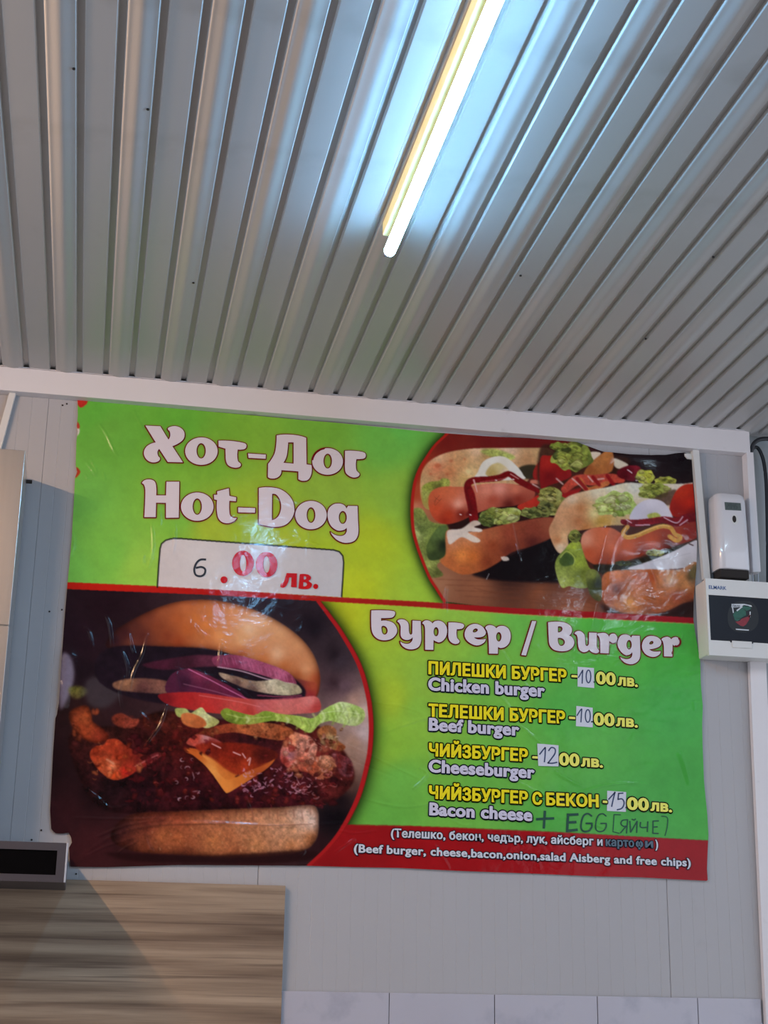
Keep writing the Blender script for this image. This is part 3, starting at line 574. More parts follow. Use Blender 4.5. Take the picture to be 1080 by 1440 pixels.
shape([(950, 900), (995, 870), (995, 960), (940, 950)], (96, 82, 44), 1, .9, (.3, .3, .2), **c4)
shape([(92, 900), (105, 830), (150, 780), (190, 735), (245, 728), (265, 780), (300, 880), (325, 930), (300, 1015), (235, 1022), (180, 1010), (130, 1015)],
      [(130, 850, (128, 146, 62)), (170, 830, (70, 88, 38)), (200, 760, (170, 186, 60)), (230, 860, (160, 176, 52)), (150, 980, (176, 186, 96)), (220, 970, (138, 150, 60)), (290, 970, (110, 120, 50)), (110, 930, (160, 172, 80)), (250, 930, (96, 106, 40))], .5, 1, (.2, .3, .2), **c4)
shape([(120, 840), (160, 800), (205, 830), (210, 870), (150, 885), (125, 870)], (62, 84, 36), .8, .9, (.3, .2, .2), **c4); stroke([(125, 830), (165, 790), (215, 830), (208, 880)], 1.1, (190, 200, 90), .4, .9, **c4)
ruffle(215, 690, 42, 42, [(120, 130, 50), (80, 90, 36), (150, 156, 70)], 21, c4, 16)
shape([(285, 930), (330, 905), (380, 960), (385, 1090), (345, 1100), (305, 1040)], [(320, 940, (120, 130, 60)), (360, 1000, (40, 48, 40)), (320, 1020, (70, 78, 40)), (360, 1070, (90, 84, 50))], .6, 1, (.3, .3, .2), **c4)
shape([(380, 1120), (560, 1190), (780, 1180), (1000, 1080), (1000, 1170), (800, 1210), (560, 1220), (420, 1180)], (36, 14, 12), 2.2, .75, **c4)
hot = canvas.copy(); canvas[:] = save
sl = (slice(yH, yH + mkH.shape[0]), slice(xH, xH + mkH.shape[1])); canvas[sl] = canvas[sl] * (1 - mkH[..., None]) + hot[sl] * mkH[..., None]
# band cut lower edge of picture is covered by the red stripe later
stroke(H_ARC, [3.5, 3.5, 4.5, 4.5, 4, 4], (178, 32, 22), .4)

# ================= burger picture
mkB, yB, xB = pmask([bl], .5); save = canvas.copy()
shape([(40, 800), (560, 800), (560, 1260), (40, 1260)], [(150, 850, (30, 14, 22)), (110, 900, (34, 18, 28)), (100, 1000, (44, 24, 24)), (80, 1080, (34, 17, 20)), (90, 1140, (50, 22, 26)), (130, 1190, (62, 26, 30)), (200, 1213, (52, 22, 24)), (350, 1213, (56, 24, 26)), (450, 1190, (44, 20, 24)), (400, 850, (36, 26, 34)), (440, 880, (28, 20, 28)), (470, 920, (36, 26, 32)), (480, 930, (60, 48, 56)), (484, 965, (98, 74, 82)), (470, 960, (60, 40, 46)), (498, 985, (172, 134, 118)), (510, 1000, (196, 166, 156)), (512, 1030, (190, 168, 168)), (497, 1045, (176, 138, 116)),
       (490, 1070, (150, 116, 98)), (485, 1100, (98, 62, 50)), (478, 1125, (24, 14, 18)), (465, 1150, (16, 10, 16)), (475, 1150, (14, 9, 14)), (120, 945, (30, 18, 26)), (130, 1120, (30, 14, 18))], 0, 1, (.25, .1, .05), False)
shape([(86, 925), (97, 922), (104, 940), (103, 960), (94, 985), (84, 995)], (150, 140, 160), 2., .75)  # pale glare of the sheet's curled left edge, painted into the print
shape([(97, 968), (112, 965), (125, 972), (112, 982), (100, 980)], [(105, 970, (112, 108, 46)), (118, 975, (80, 80, 48)), (105, 980, (88, 76, 40))], 1.6, .95, (.5, .5, .3))
shape([(120, 960), (140, 950), (165, 955), (170, 975), (150, 995), (125, 990)], (62, 56, 62), 3, .8)
# crown of the bun
shape([(152, 899), (165, 885), (182, 874), (205, 862), (235, 850), (265, 844.5), (300, 844.5), (340, 852), (372, 864), (402, 881), (426, 901), (441, 922), (449, 945), (449.5, 965), (444, 981), (433, 972), (412, 953), (380, 939), (340, 926), (300, 914), (250, 911), (200, 912), (165, 915), (150, 910)],
      [(160, 900, (44, 22, 30)), (175, 890, (62, 28, 30)), (190, 882, (86, 42, 34)), (207, 868, (118, 58, 40)), (200, 893, (84, 38, 32)), (222, 880, (132, 64, 38)), (230, 857, (158, 84, 50)), (250, 870, (172, 88, 44)), (262, 850, (190, 106, 60)), (300, 850, (206, 124, 72)), (330, 856, (220, 150, 98)), (370, 870, (228, 178, 134)), (350, 885, (232, 190, 150)), (340, 900, (222, 164, 112)), (310, 895, (224, 148, 88)), (290, 880, (210, 124, 62)), (395, 885, (218, 160, 112)), (420, 905, (208, 146, 98)), (440, 930, (206, 140, 92)), (430, 940, (214, 150, 104)), (446, 955, (176, 82, 44)), (442, 972, (160, 68, 46)), (390, 920, (222, 172, 132)), (370, 928, (196, 116, 66)), (400, 938, (186, 106, 58)), (262, 885, (178, 92, 44)), (235, 895, (128, 58, 34)), (250, 903, (150, 66, 34)), (290, 908, (190, 112, 66)), (200, 905, (88, 40, 34)), (418, 950, (170, 92, 50)), (340, 920, (180, 100, 56)), (275, 870, (200, 114, 56))], .8, 1, (.05, .06, .03), rim=.65, rs=5)
shape([(415, 955), (432, 958), (445, 962), (444, 980), (438, 984), (425, 980), (418, 968)], [(420, 960, (110, 48, 46)), (440, 965, (168, 72, 46)), (435, 978, (150, 40, 46))], 1, .9)
for q in (((180, 905), (260, 925), (300, 915)), ): stroke(list(q), 10, (120, 70, 54), 3.5, .35)
# below the crown
shape([(150, 912), (250, 910), (300, 914), (340, 926), (380, 939), (412, 953), (430, 975), (400, 990), (230, 990), (140, 960)], (28, 18, 28), 1, 1, (.5, .3, .1))
shape([(200, 935), (235, 927), (280, 921), (312, 925), (320, 936), (280, 938), (230, 942)], [(230, 934, (70, 26, 44)), (290, 930, (96, 42, 62)), (260, 932, (60, 24, 38))], 1, .9, (.3, .2, .1))
shape([(300, 924), (330, 921), (372, 932), (406, 946), (417, 962), (404, 962), (370, 950), (335, 941), (304, 937)], [(320, 928, (122, 54, 80)), (345, 932, (172, 90, 124)), (370, 940, (156, 74, 104)), (395, 948, (176, 92, 122)), (408, 956, (140, 60, 84)), (330, 938, (120, 44, 74))], .6, 1, (.2, .3, .2))
for i in range(26):
    x = 310 + i * 4; y = 925 + max(0, (x - 330)) * .33; stroke([(x, y), (x + 3, y + 10)], .8, (214, 130, 180) if i % 3 else (110, 40, 76), .4, .4)
stroke([(306, 938), (340, 944), (375, 955), (412, 962)], 1.6, (214, 176, 192), .5, .85)
shape([(160, 960), (190, 954), (230, 957), (255, 968), (245, 976), (200, 974), (165, 970)], [(180, 958, (138, 98, 72)), (230, 960, (120, 78, 66)), (245, 970, (160, 120, 104)), (200, 968, (86, 52, 50))], .9, 1, (.3, .3, .2))
shape([(308, 946), (322, 949), (335, 952), (348, 956), (362, 958), (375, 957), (388, 955), (402, 960), (418, 963), (424, 974), (405, 978), (380, 976), (350, 970), (325, 960), (312, 953)],
      [(315, 948, (176, 150, 124)), (340, 956, (150, 122, 96)), (365, 962, (180, 158, 132)), (380, 958, (196, 188, 160)), (400, 966, (178, 172, 140)), (418, 972, (160, 148, 116)), (335, 960, (90, 62, 60)), (356, 968, (104, 78, 70))], .6, 1, (.3, .4, .2))
shape([(262, 940), (285, 946), (310, 958), (335, 972), (356, 984), (420, 980), (432, 983), (400, 990), (340, 992), (290, 985), (235, 975), (240, 950)], [(280, 950, (116, 42, 70)), (300, 962, (98, 34, 58)), (330, 974, (104, 32, 64)), (280, 972, (84, 30, 58)), (260, 960, (60, 26, 48)), (400, 985, (140, 60, 80)), (350, 986, (120, 40, 66))], .6, 1, (.3, .2, .1))
stroke([(265, 941), (295, 956), (325, 972), (350, 985)], 1.3, (214, 120, 172), .4, .85); stroke([(258, 962), (300, 972), (340, 984)], .9, (190, 130, 160), .5, .6); stroke([(362, 978), (395, 980), (424, 978)], 1.5, (170, 70, 100), .6, .8)
shape([(222, 978), (245, 974), (280, 974), (330, 981), (370, 984), (410, 983), (442, 979), (451, 990), (447, 1001), (420, 1004), (370, 1007), (310, 1004), (266, 998), (236, 991)],
      [(232, 984, (120, 24, 30)), (260, 982, (170, 36, 36)), (300, 984, (186, 52, 50)), (330, 994, (196, 74, 66)), (370, 992, (192, 96, 96)), (400, 988, (200, 108, 104)), (435, 986, (214, 124, 118)), (445, 996, (176, 60, 56)), (400, 1000, (206, 110, 100)), (290, 998, (180, 44, 40)), (350, 1003, (176, 56, 48))], .6, 1, (.1, .15, .1))
stroke([(280, 978), (330, 986), (365, 994)], 1, (226, 150, 150), .5, .6)
# meat, bacon, sauce
shape([(100, 1030), (170, 1020), (230, 1000), (300, 1012), (420, 1012), (470, 1040), (498, 1085), (485, 1115), (450, 1132), (380, 1138), (280, 1140), (200, 1145), (140, 1135), (110, 1090)],
      [(200, 1060, (52, 16, 18)), (250, 1040, (70, 18, 16)), (300, 1060, (84, 22, 18)), (350, 1050, (46, 16, 20)), (200, 1110, (34, 12, 18)), (160, 1110, (30, 14, 18)), (270, 1110, (48, 12, 18)), (350, 1120, (56, 14, 22)), (420, 1110, (66, 18, 26)), (470, 1100, (80, 26, 24)), (150, 1030, (60, 26, 22)), (230, 1010, (60, 24, 18)), (300, 1130, (42, 12, 18)), (450, 1060, (100, 34, 28))], 1.4, 1, (1.3, .7, .15), rim=.5, rs=6)
shape([(98, 1003), (108, 995), (122, 993), (128, 1004), (130, 1015), (142, 1024), (152, 1034), (148, 1042), (130, 1044), (112, 1034), (100, 1018)], [(110, 1000, (140, 62, 34)), (120, 1010, (176, 84, 44)), (115, 1025, (160, 66, 34)), (140, 1035, (130, 48, 30))], 1.1, 1, (.4, .5, .1), rim=.8, rs=4)
shape([(158, 1008), (170, 1003), (185, 1010), (196, 1012), (190, 1022), (175, 1024), (160, 1018)], [(165, 1010, (110, 44, 30)), (185, 1016, (140, 60, 44))], 1.1, 1, (.5, .5, .3))
shape([(126, 1060), (134, 1050), (146, 1047), (152, 1040), (166, 1040), (176, 1048), (190, 1056), (205, 1062), (222, 1058), (228, 1062), (215, 1072), (195, 1083), (178, 1093), (160, 1097), (144, 1088), (132, 1074)],
      [(135, 1058, (150, 50, 26)), (158, 1048, (158, 54, 28)), (145, 1075, (172, 70, 36)), (158, 1078, (206, 124, 84)), (175, 1062, (110, 34, 20)), (160, 1090, (184, 66, 26)), (175, 1085, (168, 34, 22)), (200, 1075, (150, 44, 36)), (215, 1064, (120, 40, 46)), (165, 1065, (140, 44, 22)), (190, 1062, (96, 28, 20))], .7, 1, (.5, .6, .1))
stroke([(190, 1078), (205, 1070), (222, 1062)], 1.6, (205, 120, 120), .6, .7); stroke([(150, 1068), (160, 1074)], 2.5, (214, 160, 130), .8, .7)
shape([(246, 998), (252, 996), (262, 997), (268, 1003), (276, 998), (284, 995), (292, 1004), (308, 1014), (300, 1022), (288, 1024), (278, 1016), (264, 1010), (250, 1008)], [(250, 1002, (150, 160, 84)), (265, 1002, (176, 184, 110)), (288, 1010, (200, 204, 150)), (300, 1018, (170, 170, 96))], .5, 1, (.25, .3, .2))
shape([(255, 1005), (268, 1003), (285, 1010), (290, 1020), (276, 1024), (258, 1018)], [(262, 1008, (196, 112, 60)), (280, 1016, (180, 96, 50))], .7, 1, (.2, .2, .1))
shape([(320, 1018), (350, 1015), (385, 1018), (408, 1024), (412, 1034), (395, 1041), (360, 1036), (330, 1030), (300, 1034), (285, 1040), (270, 1036), (295, 1024)], [(340, 1020, (170, 92, 50)), (370, 1028, (190, 112, 66)), (400, 1032, (166, 84, 46)), (320, 1026, (140, 60, 34)), (290, 1032, (100, 36, 24)), (370, 1034, (140, 64, 36))], .7, 1, (.3, .5, .3))
shape([(310, 1002), (318, 996), (330, 1000), (356, 1006), (372, 1000), (395, 1004), (420, 1007), (440, 1010), (455, 998), (470, 990), (480, 987), (495, 990), (511, 998), (512, 1012), (500, 1021), (480, 1018), (465, 1014), (450, 1018), (438, 1030), (428, 1028), (410, 1018), (385, 1014), (370, 1016), (350, 1019), (330, 1018), (316, 1012)],
      [(318, 1000, (130, 150, 50)), (335, 1008, (110, 138, 42)), (355, 1014, (150, 160, 72)), (375, 1006, (130, 160, 52)), (400, 1008, (158, 178, 74)), (430, 1018, (190, 212, 104)), (438, 1010, (150, 186, 76)), (465, 1002, (160, 196, 90)), (480, 994, (206, 222, 164)), (500, 1002, (150, 180, 84)), (490, 1012, (196, 210, 150)), (508, 1014, (170, 186, 110)), (325, 1016, (90, 110, 36))], .5, 1, (.25, .3, .2))
for i, (x, y) in enumerate([(322, 1004), (334, 1010), (350, 1012), (364, 1009), (378, 1008), (392, 1010), (406, 1013), (420, 1017), (432, 1022), (444, 1012), (456, 1008), (468, 1002), (480, 998), (492, 1004), (504, 1008), (486, 1014), (470, 1011)]):
    h_ = 4 if x < 410 else 8
    stroke([(x - 4, y - h_), (x, y), (x - 3, y + h_)], 2.6, [(126, 160, 54), (196, 214, 120), (216, 228, 172), (150, 182, 74)][i % 4], 1., .7); stroke([(x + 2, y - h_), (x + 5, y), (x + 1, y + h_ * .8)], 1.2, (84, 112, 34), .8, .5)
stroke([(318, 1004), (345, 1010), (380, 1008)], 1, (196, 205, 130), .5, .7); stroke([(450, 1004), (475, 1000), (505, 1004)], 1, (220, 232, 180), .5, .6)
shape([(270, 1036), (280, 1033), (300, 1038), (312, 1046), (300, 1052), (275, 1050), (262, 1045)], [(275, 1038, (170, 60, 44)), (295, 1044, (130, 30, 24)), (290, 1038, (206, 150, 150))], .6, 1, (.3, .3, .2))
shape([(260, 1052), (278, 1054), (300, 1062), (322, 1072), (350, 1074), (376, 1072), (388, 1066), (376, 1080), (352, 1096), (334, 1107), (321, 1114.5), (316, 1113), (304, 1096), (290, 1078), (276, 1064), (262, 1058)],
      [(270, 1056, (186, 84, 30)), (290, 1068, (220, 140, 66)), (300, 1082, (228, 150, 70)), (318, 1106, (222, 130, 52)), (330, 1096, (206, 112, 42)), (350, 1088, (190, 92, 36)), (370, 1078, (160, 66, 30)), (310, 1078, (206, 110, 44)), (340, 1080, (180, 76, 30))], .5, 1, (.08, .08, .05))
shape([(275, 1048), (300, 1044), (350, 1046), (386, 1056), (390, 1066), (372, 1074), (352, 1086), (335, 1090), (318, 1082), (300, 1068), (282, 1058)], [(300, 1052, (110, 26, 16)), (330, 1060, (120, 30, 18)), (345, 1078, (160, 52, 24)), (320, 1072, (150, 42, 20)), (370, 1062, (80, 22, 18)), (290, 1052, (150, 44, 24))], 1.2, .95, (.4, .3, .2))
for q in (((328, 1058), (338, 1062)), ((341, 1060), (345, 1066)), ((348, 1070), (352, 1066), (350, 1076)), ((298, 1046), (310, 1052))): stroke(list(q), 1.8, (226, 176, 176), .4, .85)
shape([(400, 1044), (412, 1030), (426, 1033), (436, 1036), (446, 1050), (444, 1064), (458, 1062), (470, 1066), (474, 1078), (466, 1092), (448, 1096), (432, 1086), (412, 1084), (396, 1072), (394, 1058)],
      [(410, 1040, (196, 122, 84)), (425, 1045, (186, 120, 100)), (436, 1052, (206, 140, 120)), (408, 1062, (168, 108, 116)), (420, 1070, (176, 92, 66)), (440, 1078, (166, 74, 44)), (458, 1070, (206, 138, 104)), (465, 1082, (190, 110, 70)), (430, 1088, (150, 60, 40)), (400, 1070, (140, 44, 36))], .7, 1, (.7, .9, .15))
shape([(446, 1028), (458, 1020), (472, 1025), (474, 1040), (486, 1050), (478, 1056), (460, 1050), (450, 1040)], [(455, 1028, (150, 84, 44)), (465, 1038, (206, 176, 120)), (480, 1050, (120, 60, 30)), (470, 1030, (160, 96, 56))], .7, 1, (.6, .8, .15))
shape([(468, 1060), (482, 1062), (494, 1070), (496, 1090), (484, 1092), (476, 1084)], [(478, 1066, (110, 36, 34)), (490, 1080, (96, 50, 56)), (486, 1072, (130, 60, 66))], .8, .95, (.6, .7, .4))
r_ = random.Random(5)
def glints(x0, x1, y0, y1, n, col, wmax, al, seed):
    r = random.Random(seed)
    for i in range(n):
        x, y = r.uniform(x0, x1), r.uniform(y0, y1); a = r.uniform(0, 6.28); P = [(x, y)]; bend = r.uniform(-1.1, 1.1)
        for s in range(r.randint(2, 5)): L = r.uniform(1.2, 2.8); a += bend; x += L * math.cos(a); y += L * math.sin(a) * .8; P.append((x, y))
        wd = r.uniform(.6, wmax) * 1.15; stroke(P, [wd * .5, wd, wd * .4], col, .4, al * r.uniform(.45, 1))
def lumps(x0, x1, y0, y1, n, cols, s0, s1, al, seed):       # glossy lumps of sauce and crumb
    r = random.Random(seed)
    for i in range(n):
        x, y = r.uniform(x0, x1), r.uniform(y0, y1); s = r.uniform(s0, s1); c = cols[r.randrange(len(cols))]; ph = r.uniform(0, 6.28)
        w_, a_ = r.uniform(.45, .9), r.uniform(0, 3.14); P = [(s * r.uniform(.55, 1.3) * math.cos(t), s * w_ * r.uniform(.55, 1.3) * math.sin(t)) for t in [k * .7 for k in range(9)]]
        shape([(x + u * math.cos(a_) - v * math.sin(a_), y + u * math.sin(a_) + v * math.cos(a_)) for u, v in P], c, .8, al, (.4, .5, .05), rim=.55, rs=1.6)
        if r.random() < .35: stroke([(x - s * .4, y - s * .3), (x + s * .1, y - s * .45 + r.uniform(-1, 1)), (x + s * .45, y - s * .2)], r.uniform(.5, 1.4), tuple(min(240, v * 1.4 + 50) for v in c), .6, .5)
DK = [(66, 16, 20), (84, 22, 24), (52, 12, 18), (110, 32, 26), (74, 18, 22)]
lumps(180, 300, 1030, 1130, 44, DK, 3, 8, .75, 31); lumps(200, 262, 1012, 1050, 14, [(92, 34, 24), (70, 24, 20), (120, 50, 34)], 3, 7, .8, 32)
lumps(330, 480, 1085, 1132, 46, DK + [(130, 40, 38), (104, 28, 34)], 3, 8, .8, 33); lumps(396, 472, 1038, 1092, 26, [(196, 120, 96), (170, 86, 62), (206, 140, 120), (150, 62, 48), (186, 104, 70)], 3, 8, .8, 34)
lumps(446, 486, 1024, 1052, 8, [(170, 110, 66), (196, 160, 110), (120, 66, 36)], 2.5, 5, .8, 35); lumps(132, 200, 1048, 1090, 12, [(196, 84, 44), (170, 58, 30), (206, 110, 66), (130, 40, 24)], 3.5, 8, .7, 36); lumps(102, 146, 998, 1038, 8, [(170, 80, 46), (140, 60, 36)], 3, 6, .7, 37)
lumps(285, 410, 1019, 1040, 20, [(178, 98, 56), (150, 76, 42), (196, 120, 74)], 2.5, 5, .7, 38); lumps(470, 494, 1062, 1090, 8, [(120, 40, 38), (150, 80, 84), (90, 26, 28)], 2.5, 5, .8, 39)
# cheese corner again in front of the lumps
shape([(262, 1054), (276, 1058), (292, 1070), (306, 1086), (318, 1096), (330, 1094), (350, 1084), (372, 1076), (386, 1068), (376, 1080), (352, 1096), (334, 1107), (321, 1114.5), (316, 1113), (304, 1096), (290, 1078), (276, 1066)], [(275, 1060, (196, 96, 36)), (300, 1085, (226, 150, 72)), (318, 1106, (224, 136, 58)), (335, 1098, (206, 114, 44)), (360, 1084, (176, 80, 34))], .5, 1, (.06, .06, .03), rs=1.5)
glints(342, 388, 1080, 1118, 40, (196, 140, 166), 2.6, .85, 1); glints(390, 416, 1080, 1118, 26, (186, 128, 150), 2.4, .8, 2); glints(416, 450, 1096, 1122, 24, (206, 150, 160), 2.2, .8, 3)
glints(450, 480, 1080, 1110, 14, (190, 110, 110), 2.4, .8, 4); glints(240, 290, 1065, 1125, 16, (205, 170, 185), 2, .8, 6); glints(350, 460, 1120, 1136, 20, (120, 30, 40), 3, .7, 7); glints(180, 300, 1045, 1130, 40, (96, 16, 24), 4.5, .6, 8)
glints(340, 480, 1040, 1130, 40, (130, 32, 34), 4, .5, 9); glints(395, 470, 1035, 1095, 22, (214, 160, 140), 2.4, .7, 10); glints(125, 175, 1045, 1095, 14, (205, 110, 60), 3, .5, 11); glints(180, 260, 1005, 1060, 26, (110, 34, 24), 4, .6, 12)
# heel of the bun
shape([(160, 1165), (175, 1150), (200, 1143), (260, 1141), (330, 1138), (390, 1136), (436, 1133), (446, 1140), (447.5, 1158), (445, 1178), (434, 1192), (412, 1200), (370, 1204), (310, 1206), (250, 1202), (200, 1199), (168, 1190), (156, 1178)],
      [(162, 1175, (52, 24, 26)), (172, 1165, (62, 28, 28)), (178, 1185, (84, 38, 30)), (205, 1158, (96, 42, 32)), (202, 1188, (128, 64, 40)), (225, 1150, (108, 48, 36)), (250, 1150, (150, 72, 46)), (250, 1180, (164, 88, 50)), (300, 1150, (176, 104, 70)), (300, 1185, (182, 108, 62)), (340, 1160, (186, 122, 84)), (360, 1190, (190, 124, 78)), (390, 1150, (190, 134, 98)), (410, 1165, (196, 140, 102)), (425, 1145, (220, 186, 166)), (440, 1155, (228, 200, 184)), (420, 1155, (214, 172, 146)), (436, 1180, (180, 114, 70)), (410, 1190, (186, 120, 76)), (330, 1200, (150, 84, 50)), (260, 1200, (120, 60, 38)), (230, 1175, (176, 98, 56)), (320, 1175, (170, 100, 62))], 1.0, 1, (.22, .42, .18), rim=.75, rs=6)
rr = random.Random(3)
for i in range(90):
    x, y = rr.uniform(195, 440), rr.uniform(1163, 1198); stroke([(x, y), (x + rr.uniform(-2, 2), y + rr.uniform(1, 3))], rr.uniform(.8, 2.2), (110, 58, 38) if i % 2 else (222, 168, 118), .6, rr.uniform(.15, .45))
for i in range(16):
    x = 262 + i * 11.6; stroke([(x, 1140), (x + 1, 1146 + 4 * (i % 3))], 1.6, (110, 54, 42), .9, .5)
stroke([(190, 1163), (250, 1160), (300, 1159), (330, 1156), (370, 1161), (440, 1159)], 1., (96, 50, 36), .6, .6)
# darker left under-shadow
shape([(300, 1203), (430, 1196), (445, 1206), (380, 1214), (200, 1212), (150, 1200), (190, 1200)], (34, 12, 14), 1.6, .8)
bur = canvas.copy(); canvas[:] = save
sl = (slice(yB, yB + mkB.shape[0]), slice(xB, xB + mkB.shape[1])); canvas[sl] = canvas[sl] * (1 - mkB[..., None]) + bur[sl] * mkB[..., None]
stroke([(478, 1162), (492, 1160), (580, 1161.7), (780, 1170), (900, 1177), (1010, 1183)], .8, (130, 30, 24), .5, .8)
shape([(486, 1160), (580, 1161.7), (780, 1170.3), (900, 1177), (1010, 1183), (1010, 1250), (400, 1250), (452, 1204), (470, 1184)], [(480, 1190, (150, 20, 24)), (600, 1200, (158, 18, 24)), (800, 1200, (162, 18, 26)), (980, 1220, (150, 16, 26)), (470, 1210, (140, 18, 22))], .4, 1, (.08, .04, .02), False)
stroke(B_ARC, [5, 6, 6.5, 6.5, 6, 6], (172, 26, 28), .4); stroke([(p[0] + 3.4, p[1]) for p in B_ARC], .8, (110, 20, 18), .4, .8)
# the red stripe across
def band(top, bot, col): shape(top + bot[::-1], col, .35, 1, (.05, .03, .02), False)
band([(60, 817), (95, 818.8), (280, 827), (446, 838), (500, 841.3), (600, 846.5), (720, 855), (780, 857.5), (1000, 870.5)], [(60, 826.5), (95, 828.5), (280, 836), (446, 845.2), (500, 848.5), (600, 854.3), (720, 863.2), (780, 866.5), (1000, 878.5)], [(100, 822, (190, 28, 14)), (300, 832, (176, 24, 18)), (500, 845, (170, 30, 24)), (800, 861, (158, 22, 26)), (970, 874, (156, 18, 30))])
stroke([(600, 854.8), (720, 863.8), (780, 867.2), (1000, 879)], .8, (214, 150, 80), .4, .8)
for p in ((112, 566, 9), (116, 563, 8)): shape([(p[0] - p[2] / 2, p[1] - 6), (p[0] + p[2], p[1] - 6), (p[0] + p[2] - 1, p[1] + 3), (p[0] + 4, p[1] + 7), (p[0] - 1, p[1] + 6)], (186, 44, 36), .4)
shape([(104, 660), (108, 657), (113, 664), (107, 672), (104, 670)], (170, 60, 34), .4); shape([(106, 590), (111, 596), (112, 602), (107, 606)], (176, 60, 44), .4); shape([(106, 605), (111, 603), (112, 608), (108, 614)], (206, 200, 190), .5)

# ---- price box on the green
PB = [(221.4, 824.5), (223, 796), (225, 772), (227, 765, ), (233, 760), (241, 757.8), (252, 757.4), (360, 765.5), (469, 773.6), (477, 776), (482, 782), (483.2, 791), (482, 815), (480.2, 840), (350, 832)]
shape(PB, [(240, 790, (206, 198, 196)), (350, 800, (204, 200, 202)), (460, 810, (196, 194, 196)), (280, 780, (212, 206, 204))], .3, 1, (.04, .02, .02), False)
stroke([(221.2, 826)] + PB[1:3] + [(227, 765), (233, 760), (241, 757.8), (252, 757.4)] + [(360, 765.5), (469, 773.6), (477, 776), (482, 782), (483.2, 791), (482, 815), (480.4, 839)], 2.0, (24, 26, 20), .3, 1, sm=False)

# ---- heading letters, traced: each is a list of loops in crop space; third value 1 marks a corner
def EL(cx, cy, rx, ry, n=10): return [(cx + rx * math.cos(2 * math.pi * i / n), cy + ry * math.sin(2 * math.pi * i / n)) for i in range(n)]
HD = []
def glyph(k, o, *loops): HD.append([T(l, k, *o) for l in loops])
a1, a2, a3, a4 = (6.75, (195, 590)), (6., (345, 600)), (6.75, (195, 665)), (6., (345, 680)); a5, a6, a7, a8 = (9., (515, 850)), (7.714, (625, 860)), (9., (760, 865)), (9., (850, 870))
glyph(*a1, [(62, 62, 1), (205, 68, 1), (282, 195, 1), (298, 160), (294, 120), (275, 92), (305, 72), (350, 67), (400, 85), (432, 125), (430, 180), (395, 220), (320, 258, 1), (420, 412, 1), (275, 408, 1), (195, 285, 1), (178, 312), (185, 350), (203, 375), (185, 402), (130, 412), (80, 390), (50, 340), (55, 290), (90, 248), (160, 222, 1)])
glyph(*a1, EL(594, 305, 155, 131), EL(592, 302, 43, 72))
glyph(*a1, [(755, 205, 1), (880, 208), (1000, 228), (1022, 248), (1012, 280), (975, 291), (940, 290, 1), (940, 395), (970, 430), (955, 455), (905, 462), (850, 440), (828, 400), (823, 340), (822, 282, 1), (757, 262, 1)])
glyph(*a2, [(20, 230, 1), (172, 240, 1), (170, 276, 1), (25, 268, 1)])
glyph(*a2, [(262, 78, 1), (340, 70), (440, 78), (512, 98, 1), (515, 322, 1), (556, 328, 1), (556, 400), (530, 450), (485, 462), (445, 448, 1), (445, 382, 1), (302, 372, 1), (295, 410), (260, 438), (215, 442), (188, 430, 1), (190, 318, 1), (215, 285), (245, 230), (258, 160)], [(360, 138, 1), (405, 138, 1), (405, 316, 1), (320, 308, 1), (345, 260), (355, 200)])
glyph(*a2, EL(692, 298, 130, 113), EL(693, 295, 35, 62))
glyph(*a2, [(838, 208, 1), (920, 208), (1000, 222), (1015, 245), (1005, 270), (970, 278), (936, 278, 1), (935, 370), (962, 405), (945, 428), (900, 432), (850, 400), (838, 360), (838, 280)])
glyph(*a3, [(30, 100), (60, 72), (110, 67), (150, 85), (165, 130), (166, 218, 1), (258, 218, 1), (262, 88, 1), (385, 88, 1), (380, 430, 1), (258, 432, 1), (258, 290, 1), (165, 288, 1), (162, 425, 1), (52, 425, 1), (62, 200), (58, 140), (45, 112)])
glyph(*a3, EL(555, 325, 155, 135), EL(555, 325, 43, 77))
glyph(*a3, [(742, 180, 1), (855, 150, 1), (860, 222, 1), (925, 236, 1), (922, 275, 1), (860, 270, 1), (862, 390), (880, 422), (930, 432, 1), (900, 465), (840, 483), (780, 465), (747, 410), (742, 262, 1), (715, 257, 1), (712, 212, 1), (745, 212, 1)])
glyph(1, (0, 0), [(334.6, 714.2, 1), (358.7, 715.2, 1), (358.4, 721.8, 1), (334.6, 721.2, 1)])
glyph(*a4, [(112, 42, 1), (200, 35), (300, 55), (380, 120), (412, 210), (395, 290), (340, 350), (260, 370), (180, 362), (112, 345, 1)], [(225, 92, 1), (262, 100), (292, 148), (300, 205), (285, 265), (255, 300), (222, 312, 1)])
glyph(*a4, EL(552, 270, 133, 120), EL(552, 270, 36, 65))
glyph(*a4, [(945, 193, 1), (948, 300), (950, 430), (920, 485), (850, 505), (785, 488), (738, 448), (716, 410, 1), (760, 438), (810, 445), (845, 425), (852, 378, 1), (825, 397), (775, 400), (720, 360), (693, 290), (700, 220), (740, 180), (790, 172), (830, 185), (850, 215, 1), (864, 192, 1)], EL(820, 290, 33, 54))
glyph(*a5, [(60, 80, 1), (200, 78), (340, 88), (362, 108), (352, 148), (320, 172), (250, 178), (185, 178, 1), (185, 212, 1), (260, 210), (340, 240), (385, 310), (380, 370), (330, 430), (250, 458), (160, 448), (95, 400), (65, 330), (58, 200)], [(195, 282), (235, 282), (262, 315), (262, 360), (235, 385), (205, 372), (192, 330)])
glyph(*a5, [(390, 215), (430, 192), (485, 200), (525, 235), (535, 280), (538, 350), (555, 385), (578, 370, 1), (580, 208, 1), (685, 212, 1), (690, 350), (690, 470), (660, 540), (590, 572), (510, 565), (450, 525), (425, 470, 1), (470, 495), (530, 500), (572, 470), (582, 420, 1), (555, 445), (510, 455), (460, 440), (432, 400), (430, 280), (412, 240)])
